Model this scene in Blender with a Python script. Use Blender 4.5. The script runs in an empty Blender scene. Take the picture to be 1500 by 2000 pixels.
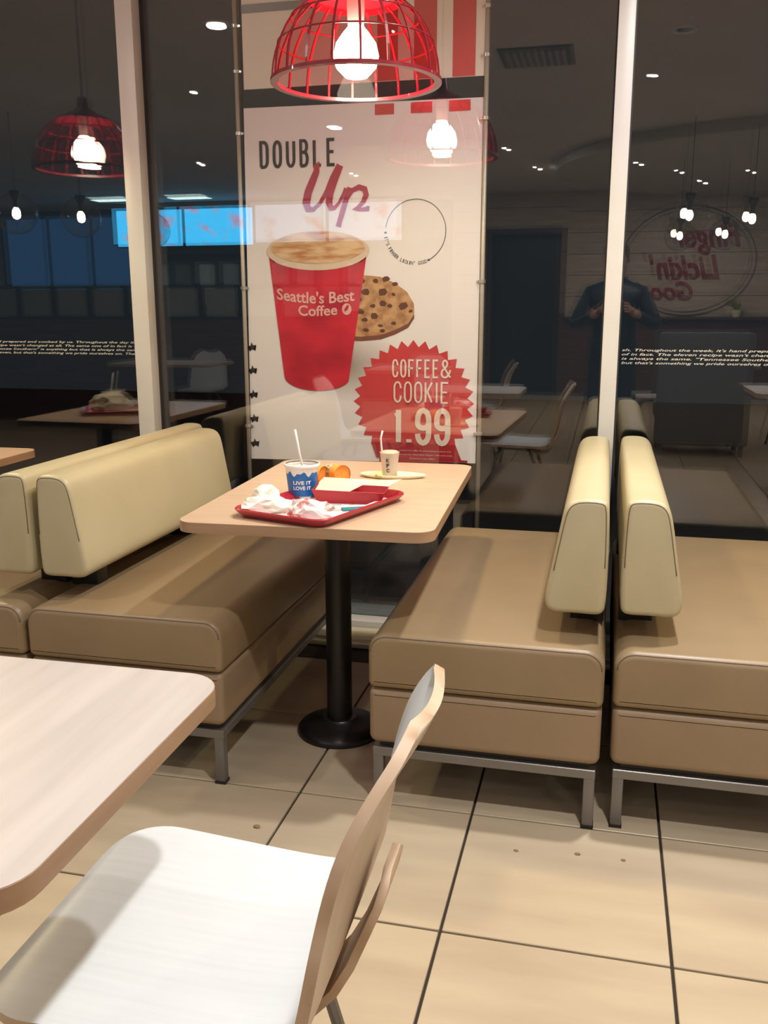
import bpy, bmesh, math, random
from mathutils import Vector, Matrix, noise

PI = math.pi
sc = bpy.context.scene
C = sc.collection

# ------------------------------------------------------------------ camera
cam = bpy.data.cameras.new('camera')
cam.sensor_fit = 'HORIZONTAL'; cam.sensor_width = 36; cam.lens = 36 * 1789.6 / 1500
cam.clip_start = 0.05; cam.clip_end = 200
camo = bpy.data.objects.new('camera', cam); C.objects.link(camo)
yaw, pitch, roll = 0.23630, 0.22109, -0.00137
fw = Vector((-math.sin(yaw) * math.cos(pitch), math.cos(yaw) * math.cos(pitch), -math.sin(pitch)))
rt = Vector((math.cos(yaw), math.sin(yaw), 0)); up = rt.cross(fw)
r2 = math.cos(roll) * rt + math.sin(roll) * up; u2 = -math.sin(roll) * rt + math.cos(roll) * up
M = Matrix((r2, u2, -fw)).transposed().to_4x4(); M.translation = Vector((0, 0, 1.33))
camo.matrix_world = M
sc.camera = camo

# ------------------------------------------------------------------ world, exposure
W = bpy.data.worlds.new('night'); sc.world = W; W.use_nodes = True
W.node_tree.nodes['Background'].inputs[0].default_value = (0.011, 0.016, 0.019, 1)
W.node_tree.nodes['Background'].inputs[1].default_value = 1.0
sc.view_settings.view_transform = 'Standard'; sc.view_settings.look = 'None'
sc.view_settings.gamma = 1; sc.view_settings.use_curve_mapping = False
sc.view_settings.exposure = 0.0
sc.cycles.use_denoising = True
sc.cycles.max_bounces = 10; sc.cycles.transparent_max_bounces = 24
sc.cycles.caustics_reflective = False; sc.cycles.caustics_refractive = False

CEIL = 2.95
P_DISC = 13.0      # watt of a large ceiling downlight
P_SPOT = 11.0       # watt of a small halogen downlight
P_BULB = 52.0      # emission strength of a pendant bulb
P_PEND = 13.0       # watt of the down-facing area light added under a pendant's bulb

# ------------------------------------------------------------------ materials
def mat(name, col=(.8, .8, .8), rough=.5, metal=0, **k):
    m = bpy.data.materials.new(name); m.use_nodes = True
    b = m.node_tree.nodes['Principled BSDF']
    b.inputs['Base Color'].default_value = (*col, 1)
    b.inputs['Roughness'].default_value = rough
    b.inputs['Metallic'].default_value = metal
    for kk, v in k.items():
        b.inputs[kk.replace('_', ' ')].default_value = v
    return m

def nodes(m): return m.node_tree.nodes, m.node_tree.links

def noise_col(m, c1, c2, scale=(1, 1, 1), size=5, detail=4, lo=.35, hi=.65, coord='Object', bump=0, bsize=None, rand=0):
    N, L = nodes(m); b = N['Principled BSDF']
    tc = N.new('ShaderNodeTexCoord'); mp = N.new('ShaderNodeMapping'); mp.inputs['Scale'].default_value = scale
    L.new(tc.outputs[coord], mp.inputs[0])
    src = mp.outputs[0]
    if rand:
        oi = N.new('ShaderNodeObjectInfo'); vm = N.new('ShaderNodeVectorMath'); vm.operation = 'SCALE'
        vm.inputs[0].default_value = (37, 91, 53); L.new(oi.outputs['Random'], vm.inputs['Scale'])
        ad = N.new('ShaderNodeVectorMath'); L.new(src, ad.inputs[0]); L.new(vm.outputs[0], ad.inputs[1]); src = ad.outputs[0]
    n = N.new('ShaderNodeTexNoise'); n.inputs['Scale'].default_value = size; n.inputs['Detail'].default_value = detail
    L.new(src, n.inputs['Vector'])
    r = N.new('ShaderNodeValToRGB'); r.color_ramp.elements[0].position = lo; r.color_ramp.elements[1].position = hi
    r.color_ramp.elements[0].color = (*c1, 1); r.color_ramp.elements[1].color = (*c2, 1)
    L.new(n.outputs['Fac'], r.inputs[0])
    out = r.outputs[0]
    if rand:
        hs = N.new('ShaderNodeHueSaturation'); mr = N.new('ShaderNodeMapRange')
        L.new(oi.outputs['Random'], mr.inputs[0]); mr.inputs[3].default_value = 1 - rand; mr.inputs[4].default_value = 1 + rand
        L.new(mr.outputs[0], hs.inputs['Value']); L.new(out, hs.inputs['Color']); out = hs.outputs[0]
    L.new(out, b.inputs['Base Color'])
    if bump:
        n2 = N.new('ShaderNodeTexNoise'); n2.inputs['Scale'].default_value = bsize or size; n2.inputs['Detail'].default_value = 3
        L.new(tc.outputs['Object'], n2.inputs['Vector'])
        bp = N.new('ShaderNodeBump'); bp.inputs['Strength'].default_value = bump; bp.inputs['Distance'].default_value = .002
        L.new(n2.outputs['Fac'], bp.inputs['Height']); L.new(bp.outputs[0], b.inputs['Normal'])
    return m

def emit(name, col, s):
    m = bpy.data.materials.new(name); m.use_nodes = True; N, L = nodes(m); N.clear()
    e = N.new('ShaderNodeEmission'); e.inputs[0].default_value = (*col, 1); e.inputs[1].default_value = s
    o = N.new('ShaderNodeOutputMaterial'); L.new(e.outputs[0], o.inputs[0]); return m

def glass(name, refl, tint=(1, 1, 1), edge=.5):
    m = bpy.data.materials.new(name); m.use_nodes = True; N, L = nodes(m); N.clear()
    t = N.new('ShaderNodeBsdfTransparent'); t.inputs[0].default_value = (*tint, 1)
    g = N.new('ShaderNodeBsdfGlossy'); g.inputs['Roughness'].default_value = 0.0
    lw = N.new('ShaderNodeLayerWeight'); lw.inputs['Blend'].default_value = .5
    pw = N.new('ShaderNodeMath'); pw.operation = 'POWER'; pw.inputs[1].default_value = 5; L.new(lw.outputs['Facing'], pw.inputs[0])
    ml = N.new('ShaderNodeMath'); ml.operation = 'MULTIPLY_ADD'; ml.inputs[1].default_value = edge; ml.inputs[2].default_value = refl
    L.new(pw.outputs[0], ml.inputs[0])
    mx = N.new('ShaderNodeMixShader'); L.new(ml.outputs[0], mx.inputs[0]); L.new(t.outputs[0], mx.inputs[1]); L.new(g.outputs[0], mx.inputs[2])
    o = N.new('ShaderNodeOutputMaterial'); L.new(mx.outputs[0], o.inputs[0]); return m

m_tile = noise_col(mat('tile_stone', rough=.3), (.43, .345, .24), (.52, .43, .30), (1, 5, 1), 2.2, 6, .3, .7, rand=.04)
m_grout = mat('grout', (.035, .025, .018), .9)
m_ceil = noise_col(mat('ceiling_paint', rough=.9), (.66, .58, .54), (.72, .64, .60), size=1.2)
m_wood_wall = noise_col(mat('wall_boards', rough=.5), (.42, .33, .25), (.56, .46, .36), (.6, 1, 8), 3, 5)
m_dark_wood = noise_col(mat('dark_red_wood', rough=.45), (.07, .03, .022), (.13, .055, .04), (.6, 1, 10), 3, 5)
m_wall_paint = mat('wall_paint', (.52, .48, .42), .8)
m_frame = noise_col(mat('window_frame_paint', rough=.4), (.56, .55, .525), (.60, .59, .565), size=3)
m_frame_dark = mat('window_gasket', (.03, .03, .035), .5)
m_sill = noise_col(mat('sill_metal', rough=.35, metal=.3), (.66, .60, .42), (.76, .70, .52), (1, 6, 1), 6)
m_seat = noise_col(mat('tan_upholstery', rough=.42, Coat_Weight=.12, Coat_Roughness=.3), (.245, .174, .096), (.28, .20, .112), size=3, bump=.12, bsize=260)
m_seat2 = noise_col(mat('tan_upholstery_panel', rough=.5), (.265, .185, .112), (.30, .21, .13), size=3, bump=.15, bsize=260)
m_back = noise_col(mat('cream_upholstery', rough=.42, Coat_Weight=.12, Coat_Roughness=.3), (.46, .40, .245), (.51, .445, .285), size=3, bump=.12, bsize=260)
m_seam = mat('seam_piping', (.16, .11, .075), .6)
m_black = mat('black_powdercoat', (.010, .009, .009), .35)
m_blackp = mat('black_rail', (.03, .025, .022), .5)
m_legmetal = mat('grey_metal', (.20, .19, .18), .38, .5)
m_laminate = noise_col(mat('maple_laminate', rough=.34), (.52, .37, .25), (.58, .425, .30), (2, 14, 1), 2.5, 6, .3, .7)
m_laminate2 = noise_col(mat('pale_oak_laminate', rough=.4), (.50, .45, .42), (.61, .555, .515), (14, 1.2, 1), 2.0, 6, .3, .7)
m_edge = noise_col(mat('table_edge_band', rough=.4), (.35, .21, .12), (.41, .255, .15), (1, 1, 10), 4)
m_white_ply = noise_col(mat('white_laminate', rough=.33), (.66, .705, .735), (.70, .745, .775), (1.5, 40, 1), 2.0, 4, .3, .7)
m_ply = noise_col(mat('ply_edge', rough=.5), (.52, .35, .22), (.68, .51, .37), (1, 1, 1), 12, 2)
m_plyback = noise_col(mat('ply_back', rough=.45), (.60, .48, .37), (.66, .54, .43), (3, 3, .6), 6)
m_red_pl = mat('red_plastic', (.38, .014, .028), .3, Coat_Weight=.3)
m_red_metal = mat('red_lacquer', (.27, .012, .026), .3, Coat_Weight=.4)
m_red_tint = glass('red_tinted_acrylic', .006, (.96, .62, .64), .05)
m_clear = glass('clear_plastic', .07, (.93, .94, .94), .5)
m_paper = mat('white_paper', (.80, .76, .70), .65, Transmission_Weight=0)
m_wrap = noise_col(mat('printed_wrap', rough=.45), (.60, .12, .13), (.84, .80, .76), (1, 1, 1), 26, 3, .36, .44)
m_wrap_b = noise_col(mat('plain_wrap', rough=.45), (.72, .40, .36), (.84, .80, .72), (1, 1, 1), 14, 3, .22, .34)
m_liner = noise_col(mat('tray_liner', rough=.55), (.55, .16, .16), (.78, .77, .74), (1, 1, 1), 22, 3, .34, .42)
m_blue = mat('cup_blue', (.012, .13, .42), .4)
m_ink = mat('ink_black', (.02, .02, .022), .5)
m_white = mat('print_white', (.88, .84, .80), .5)
m_straw = mat('straw_white', (.82, .78, .76), .35)
m_orange = noise_col(mat('orange_card', rough=.5), (.85, .26, .03), (.92, .42, .09), size=18)
m_tanpat = noise_col(mat('speckled_card', rough=.6), (.30, .22, .10), (.66, .56, .38), size=130, lo=.45, hi=.55)
m_cream = mat('cream_plate', (.86, .80, .55), .4)
m_kraft = noise_col(mat('pale_card', rough=.6), (.68, .55, .42), (.76, .64, .50), size=12)
m_frost = mat('frosted_cup', (.68, .58, .50), .4, Alpha=.82)
m_teal = mat('teal_sachet', (.02, .22, .27), .35)
m_print_red = noise_col(mat('print_red', rough=.45), (.60, .045, .05), (.66, .06, .065), size=4)
m_print_dred = mat('print_dark_red', (.42, .02, .03), .5)
m_decal = mat('window_lettering', (.50, .485, .44), .6)
m_glass_in = glass('pane_inner', .085)
m_glass_out = glass('pane_outer', .042)
m_bulb = emit('bulb_glow', (1, .84, .62), P_BULB)
m_chrome = mat('bright_metal', (.72, .70, .66), .25, .8)
m_asphalt = noise_col(mat('asphalt', rough=.85), (.03, .032, .036), (.05, .052, .056), size=40)

# ------------------------------------------------------------------ object helpers
def link(name, me, m=None, parent=None, smooth=False):
    o = bpy.data.objects.new(name, me); C.objects.link(o)
    if m is not None:
        for mm in (m if isinstance(m, (list, tuple)) else [m]): me.materials.append(mm)
    if parent is not None: o.parent = parent
    if smooth:
        for p in me.polygons: p.use_smooth = True
    return o

def bmo(name, bm, m=None, parent=None, smooth=False, angle=None):
    me = bpy.data.meshes.new(name)
    bmesh.ops.recalc_face_normals(bm, faces=bm.faces[:])
    bm.to_mesh(me); bm.free()
    o = link(name, me, m, parent, smooth or angle is not None)
    if angle is not None: me.set_sharp_from_angle(angle=math.radians(angle))
    return o

def root(name, loc, label, cat=None, group=None, rz=0, kind=None):
    o = bpy.data.objects.new(name, None); C.objects.link(o); o.empty_display_size = .1
    o.location = loc; o.rotation_euler = (0, 0, rz)
    return tag(o, label, cat, group, kind)

def tag(o, label=None, cat=None, group=None, kind=None):
    if label: o['label'] = label
    if cat: o['category'] = cat
    if group: o['group'] = group
    if kind: o['kind'] = kind
    return o

def copy_tree(o, parent=None):
    c = o.copy(); C.objects.link(c)
    if parent is not None: c.parent = parent
    for ch in list(o.children): copy_tree(ch, c)
    return c

def box(bm, x0, x1, y0, y1, z0, z1, bev=0, seg=2):
    r = bmesh.ops.create_cube(bm, size=1)
    vs = r['verts']
    for v in vs:
        v.co = Vector(((x0 + x1) / 2 + v.co.x * (x1 - x0), (y0 + y1) / 2 + v.co.y * (y1 - y0), (z0 + z1) / 2 + v.co.z * (z1 - z0)))
    if bev:
        es = list({e for v in vs for e in v.link_edges})
        bmesh.ops.bevel(bm, geom=es, offset=bev, segments=seg, affect='EDGES', profile=.5)
    return vs

def boxo(name, dims, m, parent=None, bev=0, seg=2):
    bm = bmesh.new(); box(bm, *dims, bev=bev, seg=seg)
    return bmo(name, bm, m, parent, angle=40 if bev else None)

def rrect(x0, x1, y0, y1, r, n=6):
    if not isinstance(r, (list, tuple)): r = [r] * 4      # SW, SE, NE, NW
    pts = []
    cs = [(x0 + r[0], y0 + r[0], PI, r[0]), (x1 - r[1], y0 + r[1], 1.5 * PI, r[1]), (x1 - r[2], y1 - r[2], 0, r[2]), (x0 + r[3], y1 - r[3], .5 * PI, r[3])]
    for cx, cy, a, rr in cs:
        for i in range(n + 1):
            t = a + .5 * PI * i / n
            pts.append((cx + rr * math.cos(t), cy + rr * math.sin(t)))
    return pts

def inset(pts, d):
    n = len(pts); out = []
    for i in range(n):
        p = Vector(pts[i]); a = Vector(pts[i - 1]); b = Vector(pts[(i + 1) % n])
        k = 2
        while (p - a).length < 1e-6: a = Vector(pts[i - k]); k += 1
        k = 2
        while (p - b).length < 1e-6: b = Vector(pts[(i + k) % n]); k += 1
        e1 = (p - a).normalized(); e2 = (b - p).normalized()
        n1 = Vector((-e1.y, e1.x)); n2 = Vector((-e2.y, e2.x))
        nn = (n1 + n2)
        nn = nn.normalized() if nn.length > 1e-6 else n1
        s = d / max(.4, nn.dot(n1))
        out.append((p.x + nn.x * s, p.y + nn.y * s))
    return out

def loft(bm, rings, cap0=True, cap1=True):
    R = [[bm.verts.new(p) for p in ring] for ring in rings]
    n = len(R[0]); fs = []
    for a, b in zip(R, R[1:]):
        for i in range(n):
            fs.append(bm.faces.new((a[i], a[(i + 1) % n], b[(i + 1) % n], b[i])))
    if cap0: fs.append(bm.faces.new(R[0][::-1]))
    if cap1: fs.append(bm.faces.new(R[-1]))
    return R

def pillow(bm, prof, y0, y1, b, segs=4):
    """solid of an XZ outline (counter-clockwise) drawn out along Y with rounded end rims"""
    rings = []
    for i in range(segs + 1):
        t = .5 * PI * i / segs
        rings.append([(p[0], y0 + b * (1 - math.sin(t)), p[1]) for p in inset(prof, b * (1 - math.cos(t)))] if i else [(p[0], y0 + b, p[1]) for p in prof])
    rings = []
    for i in range(segs + 1):
        t = .5 * PI * i / segs
        rings.append([(p[0], y0 + b - b * math.cos(t), p[1]) for p in inset(prof, b * (1 - math.sin(t)))])
    for i in range(segs, -1, -1):
        t = .5 * PI * i / segs
        rings.append([(p[0], y1 - b + b * math.cos(t), p[1]) for p in inset(prof, b * (1 - math.sin(t)))])
    loft(bm, rings)

def prism(bm, pts, z0, z1, b=0):
    if b:
        rings = [[(x, y, z0) for x, y in inset(pts, b)], [(x, y, z0 + b) for x, y in pts], [(x, y, z1 - b) for x, y in pts], [(x, y, z1) for x, y in inset(pts, b)]]
    else:
        rings = [[(x, y, z0) for x, y in pts], [(x, y, z1) for x, y in pts]]
    loft(bm, rings)

def lathe(bm, prof, n=32, cap0=False, cap1=False, cx=0, cy=0):
    rings = [[(cx + r * math.cos(2 * PI * i / n), cy + r * math.sin(2 * PI * i / n), z) for i in range(n)] for r, z in prof]
    loft(bm, rings, cap0, cap1)

def tube(bm, pts, r, n=8, cyc=False, caps=True, rs=None):
    pts = [Vector(p) for p in pts]; rings = []
    prev = None
    m = len(pts)
    for i, p in enumerate(pts):
        a = pts[(i - 1) % m] if (cyc or i) else p; b = pts[(i + 1) % m] if (cyc or i < m - 1) else p
        d = (b - a).normalized()
        if prev is None:
            u = d.orthogonal().normalized()
        else:
            u = (prev - d * prev.dot(d)).normalized()
        prev = u; v = d.cross(u); rr = rs[i] if rs else r
        rings.append([tuple(p + (u * math.cos(2 * PI * k / n) + v * math.sin(2 * PI * k / n)) * rr) for k in range(n)])
    if cyc:
        R = [[bm.verts.new(q) for q in ring] for ring in rings]
        for a, b in zip(R, R[1:] + R[:1]):
            best = min(range(n), key=lambda s: (b[s].co - a[0].co).length) if a is R[-1] else 0
            for k in range(n): bm.faces.new((a[k], a[(k + 1) % n], b[(k + 1 + best) % n], b[(k + best) % n]))
    else:
        loft(bm, rings, caps, caps)

def text_mesh(body, x0, x1, y0, y1, bold=0, shear=0, align='fit'):
    cu = bpy.data.curves.new('lettering', 'FONT'); cu.body = body; cu.size = 1; cu.offset = bold; cu.resolution_u = 3
    cu.shear = shear
    o = bpy.data.objects.new('lettering', cu); C.objects.link(o)
    dg = bpy.context.evaluated_depsgraph_get(); dg.update()
    me = bpy.data.meshes.new_from_object(o.evaluated_get(dg))
    bpy.data.objects.remove(o); bpy.data.curves.remove(cu)
    xs = [v.co.x for v in me.vertices]; ys = [v.co.y for v in me.vertices]
    ax, bx, ay, by = min(xs), max(xs), min(ys), max(ys)
    me.materials.clear()
    for v in me.vertices:
        v.co.x = x0 + (v.co.x - ax) / (bx - ax) * (x1 - x0)
        v.co.y = y0 + (v.co.y - ay) / max(1e-6, by - ay) * (y1 - y0)
        v.co.z = 0
    me.name = 'lettering'
    return me

def wall_text(name, body, x0, x1, z0, z1, y, m, parent, bold=0, shear=0, mirror=False):
    me = text_mesh(body, x0, x1, z0, z1, bold, shear)
    for v in me.vertices:
        x, z = v.co.x, v.co.y
        v.co = Vector(((x0 + x1 - x) if mirror else x, y, z))
    return link(name, me, m, parent)

def flat(name, pts, y, m, parent):
    """flat print on the banner: outline in XZ on the plane y"""
    bm = bmesh.new(); vs = [bm.verts.new((x, y, z)) for x, z in pts]
    f = bm.faces.new(vs); bmesh.ops.triangulate(bm, faces=[f])
    me = bpy.data.meshes.new(name); bm.to_mesh(me); bm.free()
    return link(name, me, m, parent)

# ================================================================== SETTING
GX, GY, T = -0.292, 2.2144, 0.4851
XL, XR, YB, YF = -10.2, 3.2, -7.0, 3.6
fl = boxo('floor', (XL - .2, XR + .2, YB - .2, 3.9, -.12, -.008), m_grout)
tag(fl, 'cream stone tiled restaurant floor with dark grout lines', kind='structure')
g = .0035
bm = bmesh.new(); box(bm, -T / 2 + g, T / 2 - g, -T / 2 + g, T / 2 - g, -.012, 0, bev=.0015, seg=1)
tile_me = bpy.data.meshes.new('tile'); bm.to_mesh(tile_me); bm.free(); tile_me.materials.append(m_tile)
cells = []
for i in range(-22, 9):
    for j in range(-20, 4):
        cx, cy = GX + (i + .5) * T, GY + (j + .5) * T
        if XL < cx < XR and YB < cy < 3.4: cells.append((cx, cy))
cells.sort(key=lambda c: (c[0] + .4) ** 2 + (c[1] - 2.2) ** 2)
for cx, cy in cells[:290]:
    t = bpy.data.objects.new('tile', tile_me); C.objects.link(t); t.location = (cx, cy, 0); t.parent = fl
bm = bmesh.new()
for cx, cy in cells[290:]:
    box(bm, cx - T / 2 + g, cx + T / 2 - g, cy - T / 2 + g, cy + T / 2 - g, -.012, 0)
tag(bmo('far_tiles', bm, m_tile, fl), kind='stuff')

ce = boxo('ceiling', (XL - .2, XR + .2, YB - .2, 3.9, CEIL, CEIL + .12), m_ceil)
tag(ce, 'dim beige plaster ceiling seen mirrored in the glass', kind='structure')
bm = bmesh.new()
lathe(bm, [(2.55, CEIL - .10), (2.6, CEIL - .11), (2.6, CEIL - .002), (0.01, CEIL - .002)], 64, cx=1.9, cy=-4.4)
lathe(bm, [(2.55, CEIL - .10), (0.01, CEIL - .10)], 64, cx=1.9, cy=-4.4)
bmo('ceiling_raft', bm, m_wall_paint, ce, angle=30)
# walls
tag(boxo('wall_left', (XL - .15, XL, YB - .15, YF + .2, 0, CEIL), m_wall_paint), 'plain beige side wall beyond the counter', kind='structure')
tag(boxo('wall_right', (XR, XR + .15, YB - .15, YF + .2, 0, CEIL), m_wall_paint), 'plain beige side wall', kind='structure')
wb = root('wall_back', (0, 0, 0), 'pale wooden board wall behind the camera', kind='structure')
boards = [(-2.35, -1.83, 0, CEIL), (-.65, XR, 1.17, CEIL), (-1.83, -.65, 2.44, CEIL)]
for x0, x1, z0, z1 in boards:
    z = z0
    while z < z1 - .01:
        z2 = min(z + .30, z1)
        boxo('wall_board', (x0, x1, YB - .04, YB, z + .004, z2 - .004), m_wood_wall, wb); z = z2
boxo('wainscot', (-.65, XR, YB - .04, YB + .01, 0, 1.13), m_dark_wood, wb)
boxo('ledge', (-.65, XR, YB - .04, YB + .16, 1.13, 1.17), m_dark_wood, wb, bev=.005)
boxo('kitchen_bulkhead', (XL, -2.35, YB - .04, YB, 2.88, CEIL), m_wall_paint, wb)
boxo('kitchen_back_panel', (XL, -2.35, YB - .3, YB - .26, 0, 2.9), mat('kitchen_steel', (.10, .13, .14), .4, .3), wb)
boxo('dark_upper_band', (-8.0, -2.35, YB - .04, YB + .0, 2.15, 2.25), m_blackp, wb)
# doorway in the back wall
dr = root('door_1', (0, 0, 0), 'dark open doorway in the back wall', kind='structure')
boxo('door_frame', (-1.83, -1.75, YB - .1, YB + .03, 0, 2.44), m_dark_wood, dr)
boxo('door_frame', (-.73, -.65, YB - .1, YB + .03, 0, 2.44), m_dark_wood, dr)
boxo('door_frame', (-1.75, -.73, YB - .1, YB + .03, 2.36, 2.44), m_dark_wood, dr)
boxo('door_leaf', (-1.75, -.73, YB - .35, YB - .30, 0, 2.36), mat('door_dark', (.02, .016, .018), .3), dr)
# front wall above the windows and outside ground
tag(boxo('wall_front', (XL, XR, 3.5, 3.75, 2.62, CEIL), m_frame), 'cream header above the tall windows', kind='structure')
tag(boxo('ground', (-14, 8, 3.9, 14, -.20, -.05), m_asphalt), 'dark asphalt outside the windows at night', kind='structure')
sl = root('window_sill', (0, 0, 0), 'low stepped metal threshold under the tall windows', kind='structure')
boxo('sill_step', (XL, XR, 3.33, 3.37, -.004, .018), m_sill, sl, bev=.003)
boxo('sill_step', (XL, XR, 3.372, 3.50, -.004, .024), m_sill, sl, bev=.003)
boxo('sill_step', (XL, XR, 3.502, 3.58, -.004, .050), m_frame, sl, bev=.003)
boxo('bottom_rail', (XL, XR, 3.585, 3.66, -.004, .075), mat('rail_grey', (.22, .26, .28), .35, .4), sl)
# mullions and panes
MX = [-9.46, -7.565, -5.67, -3.776, -1.884, .009, 1.90, XR]
for n, x in enumerate(MX[:-1], 1):
    t = root('trim_%d' % n, (x, 3.53, 0), 'cream painted window mullion', kind='structure')
    w = .0365 if n == 5 else .029
    boxo('mullion', (-w, w, 0, .07, .05, 2.62), m_frame, t, bev=.003)
    boxo('gasket', (-w - .006, w + .006, .062, .115, .05, 2.62), m_frame_dark, t)
for n in range(1, len(MX) - 1):
    x0, x1 = MX[n - 1] + .02, MX[n] - .02
    wn = root('window_%d' % n, ((x0 + x1) / 2, 3.6, 0), 'tall double glazed window pane dark with night reflections', kind='structure')
    hw = (x1 - x0) / 2
    boxo('pane', (-hw, hw, 0, .006, .07, 2.62), m_glass_in, wn)
    p = boxo('pane', (-hw, hw, -.003, .003, -1.28, 1.28), m_glass_out, wn)
    p.location = (0, .034, 1.345); p.rotation_euler = (math.radians(.12), 0, math.radians(.24))

def window_text(name, rows, x0, x1, ztop, lab):
    r = root(name, ((x0 + x1) / 2, 3.597, ztop - .07), lab, 'lettering')
    for k, s in enumerate(rows):
        z = ztop - .0158 * k - .011
        me = text_mesh(s, x0, x1, z, z + .0125, 0.012, .25)
        for v in me.vertices: v.co = Vector((v.co.x - (x0 + x1) / 2, 0, v.co.y - (ztop - .07)))
        link('text_row', me, m_decal, r)
window_text('window_lettering', ['sh. Throughout the week, it\'s hand prepared and cooked fresh all', 'of in fact. The eleven recipe wasn\'t changed at all. The same one',
    ' is always the same. "Tennessee Southern" is anything but that', 'but that\'s something we pride ourselves on. There are eleven ways'], .052, .88, 1.172,
    'four rows of small white script on the right window pane')
window_text('window_lettering', ['fresh all through the week, it\'s hand prepared and cooked by us. Throughout the day it is', 'same one of in fact. The eleven recipe wasn\'t changed at all. The same one of in fact is so',
    'but that is always the same. "Tennessee Southern" is anything but that is always the same', 'we pride ourselves on. There are eleven, but that\'s something we pride ourselves on. There'], -3.05, -1.93, 1.184,
    'four rows of small white script on the left window pane')

# ================================================================== BENCHES
def prof_round(x0, x1, z0, z1, rb, rt):
    return rrect(x0, x1, z0, z1, [rb, rb, rt, rt], 6)

def bench(x0, y0, y1, w, side, label, bl=None):
    """bench w wide starting at x0; side=+1: backrest on the +x edge"""
    t = root('bench_seat', (x0 + w / 2, (y0 + y1) / 2, 0), label, 'bench', 'upholstered benches along the window')
    h = (y1 - y0) / 2; a = w / 2
    bm = bmesh.new(); pr = prof_round(-a + .002, a - .002, .340, .492, .018, .05)
    pillow(bm, pr, -h, h, .020); bmo('seat_cushion', bm, m_seat, t, angle=50)
    st = inset(pr, .0075); k = [i for i, p in enumerate(st) if p[1] > .36]
    bm = bmesh.new()
    path = [st[i] for i in range(len(st)) if st[i][1] > .40]
    path.sort(key=lambda p: math.atan2(p[1] - .30, p[0]), reverse=True)
    tube(bm, [(p[0], -h + .0048, p[1]) for p in path], .0018, 6)
    bmo('seam', bm, m_seam, t.children[0], smooth=True)
    bm = bmesh.new(); pillow(bm, prof_round(-a + .004, a - .004, .182, .337, .022, .016), -h + .004, h - .004, .018)
    bmo('base_box', bm, m_seat2, t, angle=50)
    boxo('base_plate', (-a + .03, a - .03, -h + .03, h - .03, .164, .183), m_blackp, t)
    bm = bmesh.new(); f = .026
    for dims in [(-a + .012, a - .012, -h + .015, -h + .015 + f), (-a + .012, a - .012, h - .015 - f, h - .015), (-a + .012, -a + .012 + f, -h + .04, h - .04), (a - .012 - f, a - .012, -h + .04, h - .04)]:
        box(bm, *dims, .139, .165, bev=.002, seg=1)
    bmo('frame', bm, m_legmetal, t)
    for sx in (-1, 1):
        for sy in (-1, 1):
            cx, cy = sx * (a - .027), sy * (h - .03)
            lg = boxo('leg', (cx - .0145, cx + .0145, cy - .0145, cy + .0145, 0.0, .15), m_legmetal, t, bev=.004)
            boxo('foot_cap', (cx - .016, cx + .016, cy - .016, cy + .016, 0.0, .008), m_black, lg)
    # backrest: outline for side=+1, mirrored otherwise
    base = [(.037, .585), (.038, .70), (.036, .80), (.033, .843), (.024, .856), (.004, .860), (-.030, .860), (-.052, .855), (-.069, .842), (-.080, .815), (-.098, .71), (-.116, .61), (-.117, .580), (-.105, .562), (-.080, .557), (-.04, .559), (.010, .557), (.030, .562)]
    # smooth the outline
    pts = [Vector((p[0] - .045, p[1])) for p in base]
    for _ in range(2):
        q = []
        for i in range(len(pts)):
            A, B = pts[i], pts[(i + 1) % len(pts)]
            q += [A * .75 + B * .25, A * .25 + B * .75]
        pts = q
    pts = [(p.x * side + side * a, p.y) for p in pts]
    if side < 0: pts = pts[::-1]
    yb0, yb1 = -h + .085, h + (.02 if bl is None else bl)
    bm = bmesh.new(); pillow(bm, pts, yb0, yb1, .016); bk = bmo('backrest', bm, m_back, t, angle=60)
    st = inset(pts, .008)
    path = [p for p in st if p[1] > .66]
    cx = sum(p[0] for p in path) / len(path)
    path.sort(key=lambda p: math.atan2(p[1] - .5, (p[0] - (side * (a - .05)))), reverse=True)
    bm = bmesh.new(); tube(bm, [(p[0], yb0 + .0020, p[1]) for p in path], .0014, 6)
    bmo('seam', bm, m_seam, bk, smooth=True)
    for yy in (-h * .55, h * .55):
        cx = side * (a - .055)
        boxo('backrest_bracket', (cx - .045, cx + .045, yy - .03, yy + .03, .487, .568), m_black, t, bev=.004)
    return t

bench(-.578, 2.20, 3.45, .614, 1, 'tan bench right of the tray table, its cream backrest by the window mullion')
bench(.054, 2.22, 3.49, .614, -1, 'tan bench at the right edge, its backrest turned away from the tray table')
bench(-1.592, 2.19, 3.38, .607, -1, 'tan bench left of the tray table with a long cream backrest', bl=-.02)
bench(-2.206, 2.19, 3.44, .607, 1, 'tan bench at the left edge, back to back with the one beside the tray table', bl=.06)

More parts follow.
